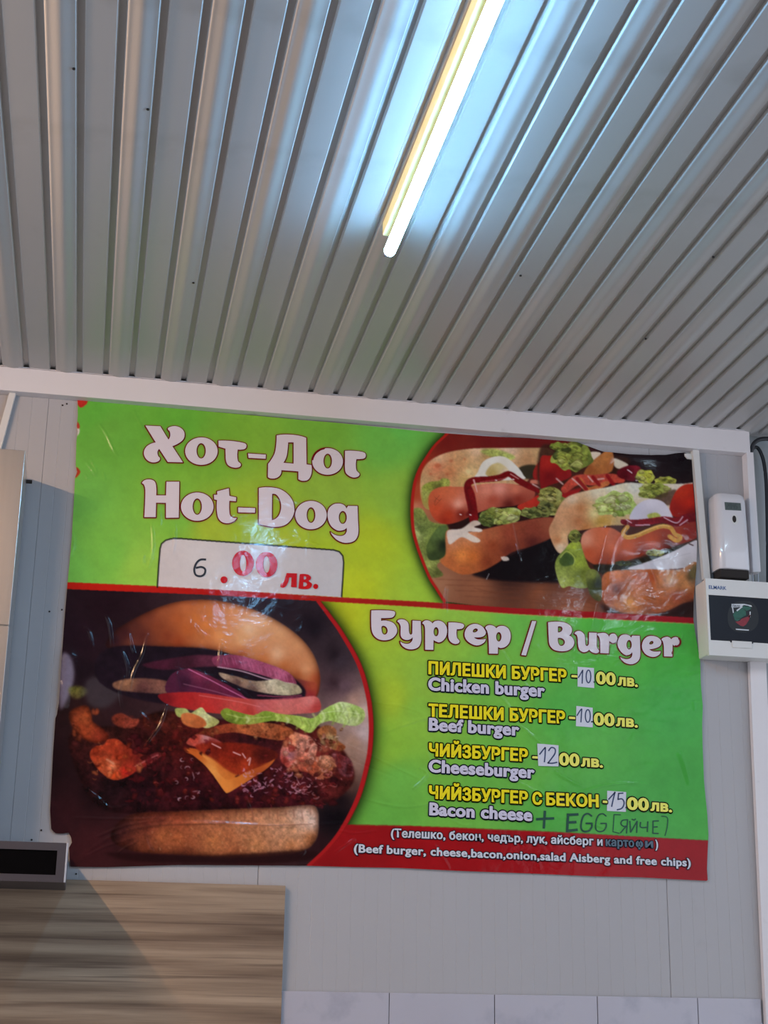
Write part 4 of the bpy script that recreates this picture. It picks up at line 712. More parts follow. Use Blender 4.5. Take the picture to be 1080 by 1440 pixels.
glyph(*a5, [(705, 240), (740, 208), (790, 210), (835, 245, 1), (870, 215), (930, 212), (985, 245), (1018, 310), (1010, 400), (970, 460), (920, 485), (875, 472), (848, 455, 1), (845, 580, 1), (740, 578, 1), (740, 400), (738, 300), (725, 260)], EL(880, 350, 31, 57))
glyph(*a6, [(38, 122, 1), (110, 122), (190, 135), (210, 155), (195, 185), (160, 195), (131, 195, 1), (132, 285), (160, 325), (145, 350), (105, 355), (60, 330), (40, 290), (38, 200)])
ee = [(440, 212), (445, 238), (425, 268), (385, 283), (318, 283, 1), (345, 302), (395, 306), (446, 298, 1), (420, 345), (350, 372), (280, 350), (230, 305), (213, 250), (235, 185), (285, 145), (345, 138), (405, 165)]
glyph(*a6, ee, [(305, 225), (312, 200), (335, 188), (355, 198), (352, 215), (330, 228)])
glyph(*a6, [(440, 175), (480, 150), (530, 160), (558, 185, 1), (590, 162), (640, 160), (690, 190), (715, 260), (700, 340), (660, 385), (610, 400), (577, 388, 1), (575, 462, 1), (478, 460, 1), (476, 360), (470, 270), (458, 215)], EL(585, 278, 28, 50))
glyph(*a6, [(945, 105, 1), (992, 108, 1), (880, 482, 1), (828, 475, 1)])
glyph(*a7, [(90, 95, 1), (230, 88), (330, 110), (385, 160), (390, 220), (358, 262, 1), (400, 292), (422, 350), (400, 410), (340, 452), (250, 462), (160, 440), (110, 380), (98, 290), (93, 190)], [(215, 150, 1), (255, 150), (272, 175), (262, 205), (235, 222), (215, 222, 1)], [(215, 295, 1), (260, 297), (295, 322), (300, 360), (275, 390), (240, 388), (218, 350)])
glyph(*a7, [(425, 235), (465, 205), (515, 215), (552, 260), (560, 340), (572, 392), (606, 372, 1), (608, 225, 1), (708, 228, 1), (706, 330), (708, 415), (735, 455), (725, 480), (690, 488), (640, 470), (612, 440, 1), (575, 468), (530, 472), (485, 440), (470, 380), (465, 300), (450, 255)])
glyph(*a7, [(712, 245), (750, 232), (810, 230), (848, 255), (862, 282, 1), (885, 245), (935, 242), (965, 285), (955, 335), (915, 358), (880, 345), (864, 330, 1), (858, 490, 1), (750, 485, 1), (750, 400), (748, 330), (735, 280)])
glyph(*a8, [(440, 220, 1), (445, 350), (445, 480), (420, 540), (350, 580), (270, 570), (215, 530), (190, 485, 1), (235, 510), (290, 515), (335, 490), (342, 430, 1), (310, 460), (260, 465), (200, 420), (162, 350), (165, 280), (200, 220), (260, 205), (310, 220), (328, 245, 1), (345, 218, 1)], EL(305, 335, 32, 60))
glyph(*a8, [(712, 290), (700, 345), (650, 375), (600, 388), (560, 392, 1), (600, 415), (650, 420), (705, 415, 1), (690, 455), (630, 488), (560, 480), (500, 440), (468, 370), (480, 290), (530, 235), (600, 222), (670, 243)], [(562, 325), (575, 295), (600, 288), (612, 305), (598, 325)])
glyph(*a8, [(715, 265), (750, 240), (800, 235), (838, 265, 1), (870, 240), (915, 240), (950, 280), (945, 330), (910, 355), (870, 345), (856, 330, 1), (852, 485, 1), (745, 482, 1), (745, 400), (742, 340), (730, 290)])
glyph(3.927, (215, 750), EL(497, 167, 60, 70, 12), EL(497, 167, 18, 46)); glyph(3.927, (215, 750), EL(627, 174, 60, 70, 12), EL(627, 174, 18, 46)); glyph(3.927, (215, 750), EL(392, 258, 19, 19))
glyph(3.927, (215, 750), [(738, 221, 1), (795, 223, 1), (793, 300, 1), (762, 298, 1), (765, 245, 1), (752, 245, 1), (742, 280), (725, 300), (705, 298), (706, 281), (720, 272), (732, 240)])
glyph(3.927, (215, 750), [(810, 227, 1), (850, 228), (870, 240), (870, 256), (860, 264), (877, 280), (872, 300), (850, 309), (803, 306, 1)], [(832, 240, 1), (842, 240), (846, 250), (840, 256), (832, 257, 1)], [(830, 272, 1), (843, 273), (850, 283), (843, 293), (829, 293, 1)]); glyph(3.927, (215, 750), EL(898, 295, 14, 14, 8))
def flat(loop, n=6):                            # corner-aware smooth outline
    N = len(loop); out = []
    for i in range(N):
        p0, p1, p2, p3 = loop[(i - 1) % N], loop[i], loop[(i + 1) % N], loop[(i + 2) % N]; c1, c2 = len(p1) > 2, len(p2) > 2
        A, B = np.array(p1[:2]), np.array(p2[:2]); L = np.linalg.norm(B - A)
        if c1 and c2: out.append(A); continue
        def tan(a, b, c): v = np.array(c[:2]) - np.array(a[:2]); return v / (np.linalg.norm(v) + 1e-9) * L
        t1 = tan(p0, p1, p2) if not c1 else None; t2 = tan(p1, p2, p3) if not c2 else None
        if t1 is None: t1 = 2 * (B - A) - t2
        if t2 is None: t2 = 2 * (B - A) - t1
        for s in np.arange(n) / n: out.append((2 * s ** 3 - 3 * s * s + 1) * A + (s ** 3 - 2 * s * s + s) * t1 + (3 * s * s - 2 * s ** 3) * B + (s ** 3 - s * s) * t2)
    return out
HF = [[flat(l) for l in g] for g in HD]
NHEAD = len(HF) - 6
for sg_, al_, c_ in ((2.4, .42, (150, 90, 40)), (.9, .5, (132, 52, 34))):   # the printed reddish halo round the headings
    for g in HF[:NHEAD]:
        mk, ya, xa = pmask(g, .3, 16); comp(np.clip(blur(mk, sg_ * SS) * 1.5, 0, 1), ya, xa, c_, al_)

# ---- the sheet: relief of folds and creases, then three meshes (ground, burger picture, hot dog picture)
OUT = [(109, 561.8), (125, 563.2), (200, 570), (300, 579.5), (400, 588.6), (500, 598), (600, 607.5), (700, 614.5), (785, 618), (811, 622), (830, 629), (849, 636), (885, 640), (915, 641), (936, 640), (950, 637.5), (962, 636.5), (972, 640), (973.5, 670), (976, 700), (978, 730), (980, 760), (979, 800), (975, 840), (974.5, 872),
       (977, 890), (984, 930), (985, 962), (987.8, 993), (987, 1020), (987.5, 1045), (989.6, 1097), (994.3, 1145), (996, 1174), (994.6, 1205), (994, 1222), (995, 1238.8), (940, 1236), (900, 1233.8), (840, 1232.5), (760, 1229), (650, 1225), (560, 1220.5), (500, 1219.5), (430, 1217.5), (350, 1217), (250, 1216.6), (200, 1218), (150, 1219.5),
       (99, 1219), (97.5, 1205), (97, 1192), (101, 1185), (100, 1178), (96.5, 1171), (88, 1172.5), (78, 1172), (72, 1166), (70.5, 1140), (72.5, 1100), (74.5, 1060), (78, 1010), (80, 1030 - 25), (83, 988), (86.5, 928), (91, 868), (95, 820), (99, 780), (101, 755), (103, 720), (104.5, 694), (105.5, 672), (108.5, 664), (106.5, 655), (107.5, 620), (109.5, 607), (108, 600), (109.5, 585)]
PY = WALL_Y - .0045
RES = 1.0
nx, ny = int((X1 - X0) / RES), int((Y1 - Y0) / RES)
gx = X0 + (np.arange(nx) + .5) * RES; gy = Y0 + (np.arange(ny) + .5) * RES
GX, GY = np.meshgrid(gx, gy)
def sn(cell, seed, octs=2):
    o = 0; a = 1
    for i in range(octs): o = o + a * (vnoise(ny, nx, cell / 2 ** i, seed + i) - .5); a *= .45
    return o
relief = .0030 * sn(150, 101) + .0012 * sn(46, 111) + .00025 * sn(12, 121)
def crease(pts, amp, sig=1.3, fade=True):
    P = np.array(cr(pts, 6), float)
    x0_, x1_, y0_, y1_ = P[:, 0].min() - 6 * sig, P[:, 0].max() + 6 * sig, P[:, 1].min() - 6 * sig, P[:, 1].max() + 6 * sig
    ix = np.where((gx > x0_) & (gx < x1_))[0]; iy = np.where((gy > y0_) & (gy < y1_))[0]
    if len(ix) == 0 or len(iy) == 0: return
    s = np.ix_(iy, ix); xx, yy = GX[s], GY[s]; best = np.full(xx.shape, 1e9); tt = np.zeros(xx.shape)
    for i in range(len(P) - 1):
        a, b = P[i], P[i + 1]; d = b - a; L2 = d @ d + 1e-9; t = np.clip(((xx - a[0]) * d[0] + (yy - a[1]) * d[1]) / L2, 0, 1)
        ds = (xx - a[0] - t * d[0]) ** 2 + (yy - a[1] - t * d[1]) ** 2; m = ds < best; best[m] = ds[m]; tt[m] = (i + t[m]) / (len(P) - 1)
    e = np.sin(np.pi * np.clip(tt, .0, 1)) ** .5 if fade else 1
    relief[s] += 1.6 * amp * np.exp(-best / (2 * sig * sig)) * e
for c in [([(188, 577), (197, 596), (201, 603)], .0011), ([(139, 596), (150, 612), (158, 630), (166, 643)], .0014), ([(121, 650), (130, 662), (136, 672)], .0012), ([(127, 645), (134, 658), (136, 668)], .001), ([(120, 668), (124, 675)], .0009), ([(145, 664), (148, 676)], .0009),
          ([(213, 735), (215, 770), (208, 800)], .0018), ([(246, 738), (245, 760), (243, 780)], .0012), ([(202, 780), (200, 795)], .001), ([(102, 745), (104, 765), (98, 785)], .002), ([(100, 640), (300, 650), (420, 655)], .0002), ([(300, 575), (330, 590), (352, 592)], .0006),
          ([(205, 655), (222, 700), (226, 740)], .0010), ([(440, 600), (470, 606), (500, 600)], .0006), ([(430, 760), (455, 768), (470, 758)], .0008), ([(470, 815), (475, 820), (480, 812)], .0012), ([(425, 842), (440, 840), (450, 835)], .0014), ([(455, 860), (466, 859)], .0012),
          ([(149, 866), (154, 880), (158, 912)], .0014), ([(118, 882), (126, 890), (131, 912)], .001), ([(181, 890), (186, 912), (190, 920)], .0012), ([(207, 890), (200, 920), (188, 945), (181, 975)], .0016), ([(235, 990), (225, 1020), (203, 1050)], .0016), ([(172, 1000), (168, 970), (175, 950)], .0012),
          ([(171, 915), (178, 932), (180, 950), (176, 985)], .0014), ([(195, 1000), (205, 1010), (212, 1020)], .0009), ([(310, 905), (309, 925), (307, 940)], .0022, 1.8), ([(270, 877), (280, 890), (286, 898)], .0016, 1.8), ([(248, 945), (252, 970)], .001),
          ([(114, 1104), (136, 1120), (155, 1136), (180, 1132)], .0010), ([(134, 1178), (180, 1160), (235, 1152)], .0016), ([(120, 1200), (160, 1175), (220, 1160), (300, 1158), (400, 1162), (500, 1156)], .0018, 1.8), ([(117, 1206), (150, 1190), (190, 1178)], .0012), ([(165, 1200), (180, 1190), (195, 1182)], .0014), ([(100, 1150), (180, 1152), (240, 1150)], .0012), ([(205, 1172), (212, 1190), (216, 1198)], .0012),
          ([(345, 1120), (352, 1138), (358, 1150)], .0012), ([(420, 1205), (428, 1198), (424, 1192)], .0012), ([(470, 1200), (490, 1185), (500, 1180)], .0012), ([(470, 1166), (500, 1172), (530, 1168)], .001),
          ([(330, 960), (370, 990), (430, 1030), (500, 1070), (560, 1095)], -.0015), ([(350, 960), (420, 1012), (520, 1062), (600, 1100)], .0012), ([(500, 985), (560, 992), (600, 1005)], .0010), ([(540, 1030), (600, 1010), (640, 1008)], .0012), ([(500, 1120), (570, 1135), (640, 1120)], .0010),
          ([(640, 860), (690, 890), (720, 930), (760, 985)], -.0013), ([(700, 975), (720, 1000), (728, 1020)], .0014), ([(730, 1020), (760, 1045), (765, 1050)], .0014), ([(720, 1095), (780, 1120), (860, 1103), (910, 1102)], .0015), ([(780, 1085), (805, 1100), (820, 1106)], .0016), ([(590, 1080), (600, 1090), (580, 1110)], .0016), ([(600, 1050), (604, 1072)], .0012), ([(628, 1150), (650, 1160), (662, 1160)], .001),
          ([(693, 1130), (705, 1150), (712, 1160)], .0010), ([(610, 1187), (622, 1205), (632, 1222)], .0016), ([(755, 1205), (760, 1222)], .0012), ([(820, 1170), (835, 1160), (850, 1165)], .0008), ([(954, 1058), (962, 1075), (970, 1105)], .0022, 2.2), ([(975, 985), (977, 1000)], .0018), ([(850, 890), (880, 884)], .0014), ([(905, 892), (917, 889)], .0016), ([(862, 935), (880, 925)], .0012), ([(960, 890), (955, 905), (940, 930)], .0016),
          ([(628, 825), (626, 850), (628, 862)], .0020), ([(840, 928), (846, 925)], .0013), ([(720, 735), (728, 770), (732, 790)], .0012), ([(900, 780), (915, 800), (925, 830)], .0022, 3), ([(905, 840), (922, 845)], .0016), ([(640, 650), (740, 640), (800, 650)], .0006)]: crease(*c)
# the loose fold over the second hot dog, the lifted corners and the sagging top edge
for q, a_, s_ in [([(884, 668), (872, 700), (858, 735)], .0070, 10), ([(858, 735), (846, 770), (838, 810)], .0050, 8), ([(838, 850), (832, 880)], .0040, 6), ([(93, 925), (90, 960), (86, 990)], .006, 7), ([(440, 640), (470, 600), (560, 600)], .002, 14), ([(860, 640), (920, 644)], .004, 9), ([(300, 716), (340, 728), (390, 735)], .0012, 11)]: crease(q, a_, s_, False)
inside, ya, xa = pmask([[tuple(p) for p in OUT]], 0); ins = np.zeros((CH, CW), np.float32); ins[ya:ya + inside.shape[0], xa:xa + inside.shape[1]] = inside
def samp(a): return a.reshape(ny, SS, nx, SS, *a.shape[2:]).mean((1, 3))
inm = samp(ins) > .5; bm_ = np.zeros((CH, CW), np.float32); bm_[yB:yB + mkB.shape[0], xB:xB + mkB.shape[1]] = mkB; hm_ = np.zeros((CH, CW), np.float32); hm_[yH:yH + mkH.shape[0], xH:xH + mkH.shape[1]] = mkH
PRINT_GAIN = 1.12
col = lin(np.clip(samp(canvas), 0, 255)) * PRINT_GAIN; col = np.clip(col * .99 + .01 * col.mean(-1, keepdims=True), 0, .9).astype(np.float32)
relief = np.maximum(relief - np.percentile(relief, 2), -.001)
def unproj(xx, yy, yw):
    d = np.stack([xx - 540, 720 - yy, np.full_like(xx, -FPX)], -1) @ MR.T; t = yw / d[..., 1]; return np.stack([d[..., 0] * t, yw, 1.6 + d[..., 2] * t], -1)
nb = np.zeros(inm.shape, bool); nb[1:-1, 1:-1] = inm[1:-1, 1:-1] & ~(inm[:-2, 1:-1] & inm[2:, 1:-1] & inm[1:-1, :-2] & inm[1:-1, 2:] & inm[:-2, :-2] & inm[2:, 2:] & inm[:-2, 2:] & inm[2:, :-2])
bp_ = np.stack([GX[nb], GY[nb]], 1); bd_ = np.full(len(bp_), 1e9); bt_ = bp_.copy(); O_ = np.array(OUT, float)
for i in range(len(O_)):                        # the sheet's border points move onto the cut line
    a_, b_ = O_[i], O_[(i + 1) % len(O_)]; d_ = b_ - a_; t_ = np.clip(((bp_ - a_) @ d_) / (d_ @ d_ + 1e-9), 0, 1); c_ = a_ + t_[:, None] * d_; ds_ = ((bp_ - c_) ** 2).sum(1); m_ = ds_ < bd_; bd_[m_] = ds_[m_]; bt_[m_] = c_[m_]
ok_ = bd_ < 2.2; bp_[ok_] = bt_[ok_]; SX, SY = GX.copy(), GY.copy(); SX[nb] = bp_[:, 0]; SY[nb] = bp_[:, 1]
base = unproj(SX, SY, np.full(GX.shape, PY)); base[..., 1] -= relief
banner = thing('menu_poster', 'large green laminated burger and hot dog price poster under the white cornice', 'poster', tuple(PW(540, 1225, WALL_Y)))
def print_mat(name, rough, attr=True, c=(255, 255, 255)):
    k = NT(name); b = k.b
    if attr: a = k.n('ShaderNodeVertexColor', layer_name='print'); k.l(a.outputs[0], b.inputs['Base Color'])
    else: b.inputs['Base Color'].default_value = lc(*c)
    b.inputs['Roughness'].default_value = rough; b.inputs['Specular IOR Level'].default_value = 0; b.inputs['Coat Weight'].default_value = .42; b.inputs['Coat Roughness'].default_value = .07
    tc = k.n('ShaderNodeTexCoord'); mp = k.n('ShaderNodeMapping'); mp.inputs['Scale'].default_value = (1, 1, 1.6); k.l(tc.outputs['Object'], mp.inputs[0])
    nz = k.n('ShaderNodeTexNoise', i_Scale=14., i_Detail=5., i_Distortion=1.2); k.l(mp.outputs[0], nz.inputs['Vector'])
    bp = k.n('ShaderNodeBump', i_Strength=.35, i_Distance=.004); k.l(nz.outputs[0], bp.inputs['Height']); k.l(bp.outputs[0], b.inputs['Coat Normal'])
    return k.m
M['print'] = print_mat('laminated_print', .45)
cell_in = inm[:-1, :-1] & inm[1:, :-1] & inm[:-1, 1:] & inm[1:, 1:]
isb = (samp(bm_) > .5)[:-1, :-1] & (GY[:-1, :-1] > np.interp(GX[:-1, :-1], [60, 280, 446, 500], [826, 836, 845, 849])); ish = (samp(hm_) > .5)[:-1, :-1] & (GY[:-1, :-1] < np.interp(GX[:-1, :-1], [600, 720, 780, 1000], [847, 855, 857, 870]))
def sheet(name, cells, label):
    used = np.zeros(GX.shape, bool); used[:-1, :-1] |= cells; used[1:, :-1] |= cells; used[:-1, 1:] |= cells; used[1:, 1:] |= cells
    idx = np.full(GX.shape, -1, np.int32); idx[used] = np.arange(used.sum()); jy, jx_ = np.where(cells)
    q = np.stack([idx[jy, jx_], idx[jy + 1, jx_], idx[jy + 1, jx_ + 1], idx[jy, jx_ + 1]], 1).astype(np.int32)
    me = bpy.data.meshes.new(name); nv = int(used.sum()); nf = len(q)
    me.vertices.add(nv); me.loops.add(nf * 4); me.polygons.add(nf)
    me.vertices.foreach_set('co', base[used].astype(np.float32).ravel()); me.loops.foreach_set('vertex_index', q.ravel()); me.polygons.foreach_set('loop_start', np.arange(nf, dtype=np.int32) * 4)
    me.update(calc_edges=True); me.polygons.foreach_set('use_smooth', np.ones(nf, bool))
    at = me.color_attributes.new('print', 'FLOAT_COLOR', 'POINT'); c = np.ones((nv, 4), np.float32); c[:, :3] = col[used]; at.data.foreach_set('color', c.ravel())
    me.validate(); return obj(name, me, M['print'], banner, label=label)
sheet('printed_ground', cell_in & ~isb & ~ish, None)
sheet('burger_picture', cell_in & isb, 'round photo of a cheeseburger with bacon and onion')
sheet('hot_dog_picture', cell_in & ish, 'round photo of two dressed hot dogs')
bk = obj('backing_sheet', slab([PW(*p, WALL_Y - .0025) for p in OUT], .0018), M['strip'], banner)

# ---- lettering: flat letters just proud of the sheet
def rel_at(px, py):
    i = min(max(int((py - Y0) / RES), 0), ny - 1); j = min(max(int((px - X0) / RES), 0), nx - 1); return relief[i, j]
def lift_mesh(me, d):
    n = len(me.vertices); co = np.empty(n * 3, np.float32); me.vertices.foreach_get('co', co); co = co.reshape(-1, 3)
    v = (co - np.array([0, 0, 1.6])) @ MR; px = 540 - FPX * v[:, 0] / v[:, 2]; py = 720 + FPX * v[:, 1] / v[:, 2]
    i = np.clip(((py - Y0) / RES).astype(int), 0, ny - 1); j = np.clip(((px - X0) / RES).astype(int), 0, nx - 1)
    mx = relief
    for sy in (-2, 0, 2):
        for sx in (-2, 0, 2): mx = np.maximum(mx, np.roll(np.roll(relief, sy, 0), sx, 1)) if (sx or sy) else mx
    co[:, 1] = PY - mx[i, j] - d; me.vertices.foreach_set('co', co.ravel()); me.update()
def refine(me, L):
    bm = bmesh.new(); bm.from_mesh(me)
    for it in range(6):
        es = [e for e in bm.edges if e.calc_length() > L]
        if not es: break
        bmesh.ops.subdivide_edges(bm, edges=es, cuts=1); bmesh.ops.triangulate(bm, faces=[f for f in bm.faces if len(f.verts) > 3])
    bm.to_mesh(me); bm.free()
def ribbon(me, w, fill, m, name):                 # letter thickened evenly by w; fill=False keeps only the rim
    bm = bmesh.new(); bm.from_mesh(me); bmesh.ops.remove_doubles(bm, verts=bm.verts[:], dist=1e-5)
    es = [(e.verts[0].co.copy(), e.verts[1].co.copy()) for e in bm.edges if len(e.link_faces) == 1]
    pts = {tuple(round(v, 5) for v in c): c for e in es for c in e}
    if not fill: bm.clear()
    for a, b in es:
        d = b - a
        if d.length < 1e-6: continue
        n = Vector((-d.z, 0, d.x)).normalized() * w
        bm.faces.new([bm.verts.new(v) for v in (a + n, b + n, b - n, a - n)])
    for c in pts.values(): bm.faces.new([bm.verts.new(c + Vector((w * math.cos(t * math.pi / 4), 0, w * math.sin(t * math.pi / 4)))) for t in range(8)])
    o = bpy.data.meshes.new(name); bm.to_mesh(o); bm.free(); o.materials.append(m); return o
def fillmesh(name, loops2d, m, d, off=0., grow_corner=False):   # loops in metres (x, z) on the wall
    cu = bpy.data.curves.new(name, 'CURVE'); cu.dimensions = '2D'; cu.fill_mode = 'BOTH'; cu.offset = off
    for li, lp in enumerate(loops2d):
        P = np.array(lp); A = .5 * np.sum(P[:, 0] * np.roll(P[:, 1], -1) - np.roll(P[:, 0], -1) * P[:, 1])
        if (A > 0) == (li == 0): P = P[::-1]
        sp = cu.splines.new('POLY'); sp.points.add(len(P) - 1); sp.use_cyclic_u = True
        sp.points.foreach_set('co', np.c_[P, np.zeros(len(P)), np.ones(len(P))].astype(np.float32).ravel())
    o = bpy.data.objects.new('tmp', cu); C.objects.link(o); bpy.context.view_layer.update()
    me = bpy.data.meshes.new_from_object(o.evaluated_get(bpy.context.evaluated_depsgraph_get())); bpy.data.objects.remove(o)
    me.transform(Matrix.Rotation(math.pi / 2, 4, 'X')); me.materials.clear(); me.materials.append(m); me.name = name; refine(me, .007); lift_mesh(me, d); return me
def to_wall(lp): return [(v[0], v[2]) for v in (PW(float(p[0]), float(p[1]), PY) for p in lp)]
M['l_white'] = print_mat('letter_white', .4, False, (226, 216, 222)); M['l_red'] = print_mat('letter_dark_red', .4, False, (120, 22, 26)); M['l_price'] = print_mat('letter_price_red', .4, False, (204, 26, 32))
M['l_yellow'] = print_mat('letter_yellow', .4, False, (246, 228, 40)); M['l_ink'] = print_mat('letter_outline', .4, False, (26, 34, 22)); M['l_paleyellow'] = print_mat('letter_pale_yellow', .4, False, (244, 240, 110))
M['l_lilac'] = print_mat('letter_lilac_white', .4, False, (212, 208, 226)); M['l_inkblue'] = print_mat('letter_outline_blue', .4, False, (24, 30, 52)); M['l_marked'] = print_mat('letter_marked_over', .4, False, (92, 112, 128))
M['paper'] = mat('sticker_paper', (214, 216, 226), .4, var=.02); M['pen'] = mat('pen_blue_ink', (50, 66, 104), .5); M['pen_black'] = mat('pen_black_ink', (34, 36, 46), .5); M['marker'] = mat('green_marker_ink', (14, 74, 56), .35, var=.3, scale=60)
PXM = (PW(541, 900, PY) - PW(540, 900, PY)).length
for i, g in enumerate(HF):
    L = [to_wall(l) for l in g]
    if i < NHEAD:
        me = ribbon(fillmesh('o', L, M['l_red'], .0007), 1.45 * PXM, False, M['l_red'], 'letter_outline'); lift_mesh(me, .0007); obj('letter_outline', me, None, banner)
        obj('letter', fillmesh('letter', L, M['l_white'], .0024, -.1 * PXM), None, banner)
    else: obj('letter', fillmesh('letter', L, M['l_price'], .0009), None, banner)

def text_mesh(body, off):
    cu = bpy.data.curves.new('t', 'FONT'); cu.body = body; cu.size = 1; cu.offset = off; cu.resolution_u = 4; cu.space_character = TXT_SPACE
    o = bpy.data.objects.new('tmp', cu); C.objects.link(o); bpy.context.view_layer.update()
    me = bpy.data.meshes.new_from_object(o.evaluated_get(bpy.context.evaluated_depsgraph_get())); bpy.data.objects.remove(o); return me
TXT_SPACE = 1.07
def bounds(me):
    n = len(me.vertices); co = np.empty(n * 3, np.float32); me.vertices.foreach_get('co', co); co = co.reshape(-1, 3); return co[:, 0].min(), co[:, 0].max()
def line(body, a, b, cap, m1, m2, w1=.030, w2=2.0, bold=.5, ital=0.0):
    me1 = text_mesh(body, w1); x0_, x1_ = bounds(me1); A, B = PW(*a, PY), PW(*b, PY); up = (PW(a[0], a[1] - cap, PY) - A).length; d = B - A; sx = d.length / (x1_ - x0_); sz = up / .728
    u = d.normalized(); R_ = Matrix(((u.x * sx, -u.z * sz + u.x * sz * ital, 0), (0, 0, 1), (u.z * sx, u.x * sz, 0)))
    n = len(me1.vertices); co = np.empty(n * 3, np.float32); me1.vertices.foreach_get('co', co); co = co.reshape(-1, 3); co[:, 2] = 0; co[:, 0] -= x0_
    co = co @ np.array(R_).T; co += np.array([A.x, 0, A.z]); me1.vertices.foreach_set('co', co.astype(np.float32).ravel()); me1.update()
    me = ribbon(me1, w2 * PXM, False, m2, 'lettering_outline'); lift_mesh(me, .0006); obj('lettering_outline', me, None, banner)['kind'] = 'stuff'
    refine(me1, .013); bm = bmesh.new()
    for j, (dx_, dz_) in enumerate(((-bold, 0), (bold, 0), (0, bold * .7))):
        c = me1.copy(); c.transform(Matrix.Translation((dx_ * PXM, 0, dz_ * PXM))); lift_mesh(c, .0014 + .00015 * j); bm.from_mesh(c); bpy.data.meshes.remove(c)
    me = bpy.data.meshes.new('lettering'); bm.to_mesh(me); bm.free(); me.materials.append(m1); obj('lettering', me, None, banner)['kind'] = 'stuff'
Yl, Ik, Li, Ib, Py = M['l_yellow'], M['l_ink'], M['l_lilac'], M['l_inkblue'], M['l_paleyellow']
line('ПИЛЕШКИ БУРГЕР', (602.5, 947.8), (796, 958.8), 17, Yl, Ik); line('Chicken burger', (602, 970.5), (765.5, 980), 18, Li, Ib)
line('ТЕЛЕШКИ БУРГЕР', (602.5, 1007.5), (794, 1017.5), 17, Yl, Ik); line('Beef burger', (603, 1027), (729.5, 1034.5), 17.5, Li, Ib)
line('ЧИЙЗБУРГЕР', (603, 1062.8), (741.5, 1070.8), 17, Yl, Ik); line('Cheeseburger', (602.5, 1085.5), (751, 1094.5), 17.5, Li, Ib)
line('ЧИЙЗБУРГЕР', (603, 1122.5), (741.5, 1130.5), 17, Yl, Ik); line('С', (748.5, 1131), (761.5, 1131.6), 16.5, Yl, Ik); line('БЕКОН', (768, 1132), (841, 1135), 16.5, Yl, Ik); line('Bacon cheese', (603.5, 1146), (747.5, 1154.5), 17.5, Li, Ib)
for a, b in (((803.5, 955.5), (811, 956)), ((800, 1014), (808, 1014.5)), ((748.5, 1069.5), (756, 1070)), ((847.5, 1132), (853, 1132.4))): line('-', a, b, 14, Py, Ik)
for a, b, c, d in (((838, 961.5), (865, 963.5), (868.5, 963.8), (896, 966)), ((835, 1019.5), (863.5, 1021), (866, 1021), (896, 1023)), ((786, 1075.8), (814, 1077.5), (817, 1077.6), (847, 1079.3)), ((881.5, 1138), (911.5, 1140), (914.5, 1140), (944, 1142))):
    line('00', a, b, 17.2, Py, Ik); line('лв.', c, d, 14.5, Py, Ik)
M['l_snow'] = print_mat('letter_pale', .4, False, (214, 216, 226))
line('(Телешко, бекон, чедър, лук, айсберг и', (549.5, 1177), (846.5, 1189.3), 11.5, M['l_snow'], Ib, .021, 1.25, .3); line('карто', (851.5, 1189.5), (891, 1191.2), 11.5, M['l_marked'], Ib, .021, 1.3, .3); line('о', (893.5, 1191.3), (903.5, 1191.7), 11.5, M['l_marked'], Ib, .021, 1.3, .3); line('l', (897.4, 1194.6), (899.6, 1194.7), 13, M['l_marked'], Ib, .0, 1., .3); line('и', (907, 1191.8), (917.5, 1192.2), 11.5, M['l_marked'], Ib, .021, 1.3, .3); line(')', (921, 1192.3), (924.5, 1192.5), 11.5, M['l_snow'], Ib, .021, 1.2, .3)
line('(Beef burger, cheese,bacon,onion,salad Aisberg and free chips)', (497.5, 1198.5), (970.5, 1218.5), 11.8, M['l_snow'], Ib, .021, 1.25, .3)

# ---- price stickers with handwritten numbers
def pen(name, strokes, w, m, parent, d, k=1, o=(0, 0), sm=True):
    bm = bmesh.new()
    for s in strokes:
        P = T(s, k, *o); P = cr(P, 5) if sm and len(P) > 2 else [np.array(p) for p in P]
        P = np.array(P); dd = np.gradient(P, axis=0); dd /= np.linalg.norm(dd, axis=1)[:, None] + 1e-9; nn = np.stack([-dd[:, 1], dd[:, 0]], 1) * w / 2
        P[0] -= dd[0] * w * .3; P[-1] += dd[-1] * w * .3
        pa = [bm.verts.new(PW(*(p + q), PY)) for p, q in zip(P, nn)]; pb = [bm.verts.new(PW(*(p - q), PY)) for p, q in zip(P, nn)]
        for i in range(len(P) - 1): bm.faces.new((pa[i], pa[i + 1], pb[i + 1], pb[i]))
    me = bpy.data.meshes.new(name); bm.to_mesh(me); bm.free(); me.materials.append(m); lift_mesh(me, d); return obj(name, me, None, parent)
S1 = (6.75, (745, 925)); S2 = (3.176, (580, 920)); S4 = (5.143, (745, 1100))
def sticker(q, k, o, strokes, w, m=None):
    bm = slab([PW(*p, PY) for p in T(q, k, *o)], .0003); me = bpy.data.meshes.new('price_sticker'); bmesh.ops.recalc_face_normals(bm, faces=bm.faces[:]); 
    c = T(q, k, *o); r0 = max(rel_at(x, y) for x in np.linspace(min(p[0] for p in c), max(p[0] for p in c), 9) for y in np.linspace(min(p[1] for p in c), max(p[1] for p in c), 9))
    for v in bm.verts: v.co.y -= r0 + .0016
    bm.to_mesh(me); bm.free(); s = obj('price_sticker', me, M['paper'], banner)
    h = pen('handwriting', strokes, w, m or M['pen'], s, 0, k, o)
    for v in h.data.vertices: v.co.y = PY - r0 - .0019
sticker([(451, 88), (605, 100), (608, 290), (450, 275)], *S1, [[(458, 190), (478, 155), (498, 122)], [(498, 120), (495, 180), (493, 245)], EL(553, 180, 22, 60) + [(575, 180)]], 1.7)
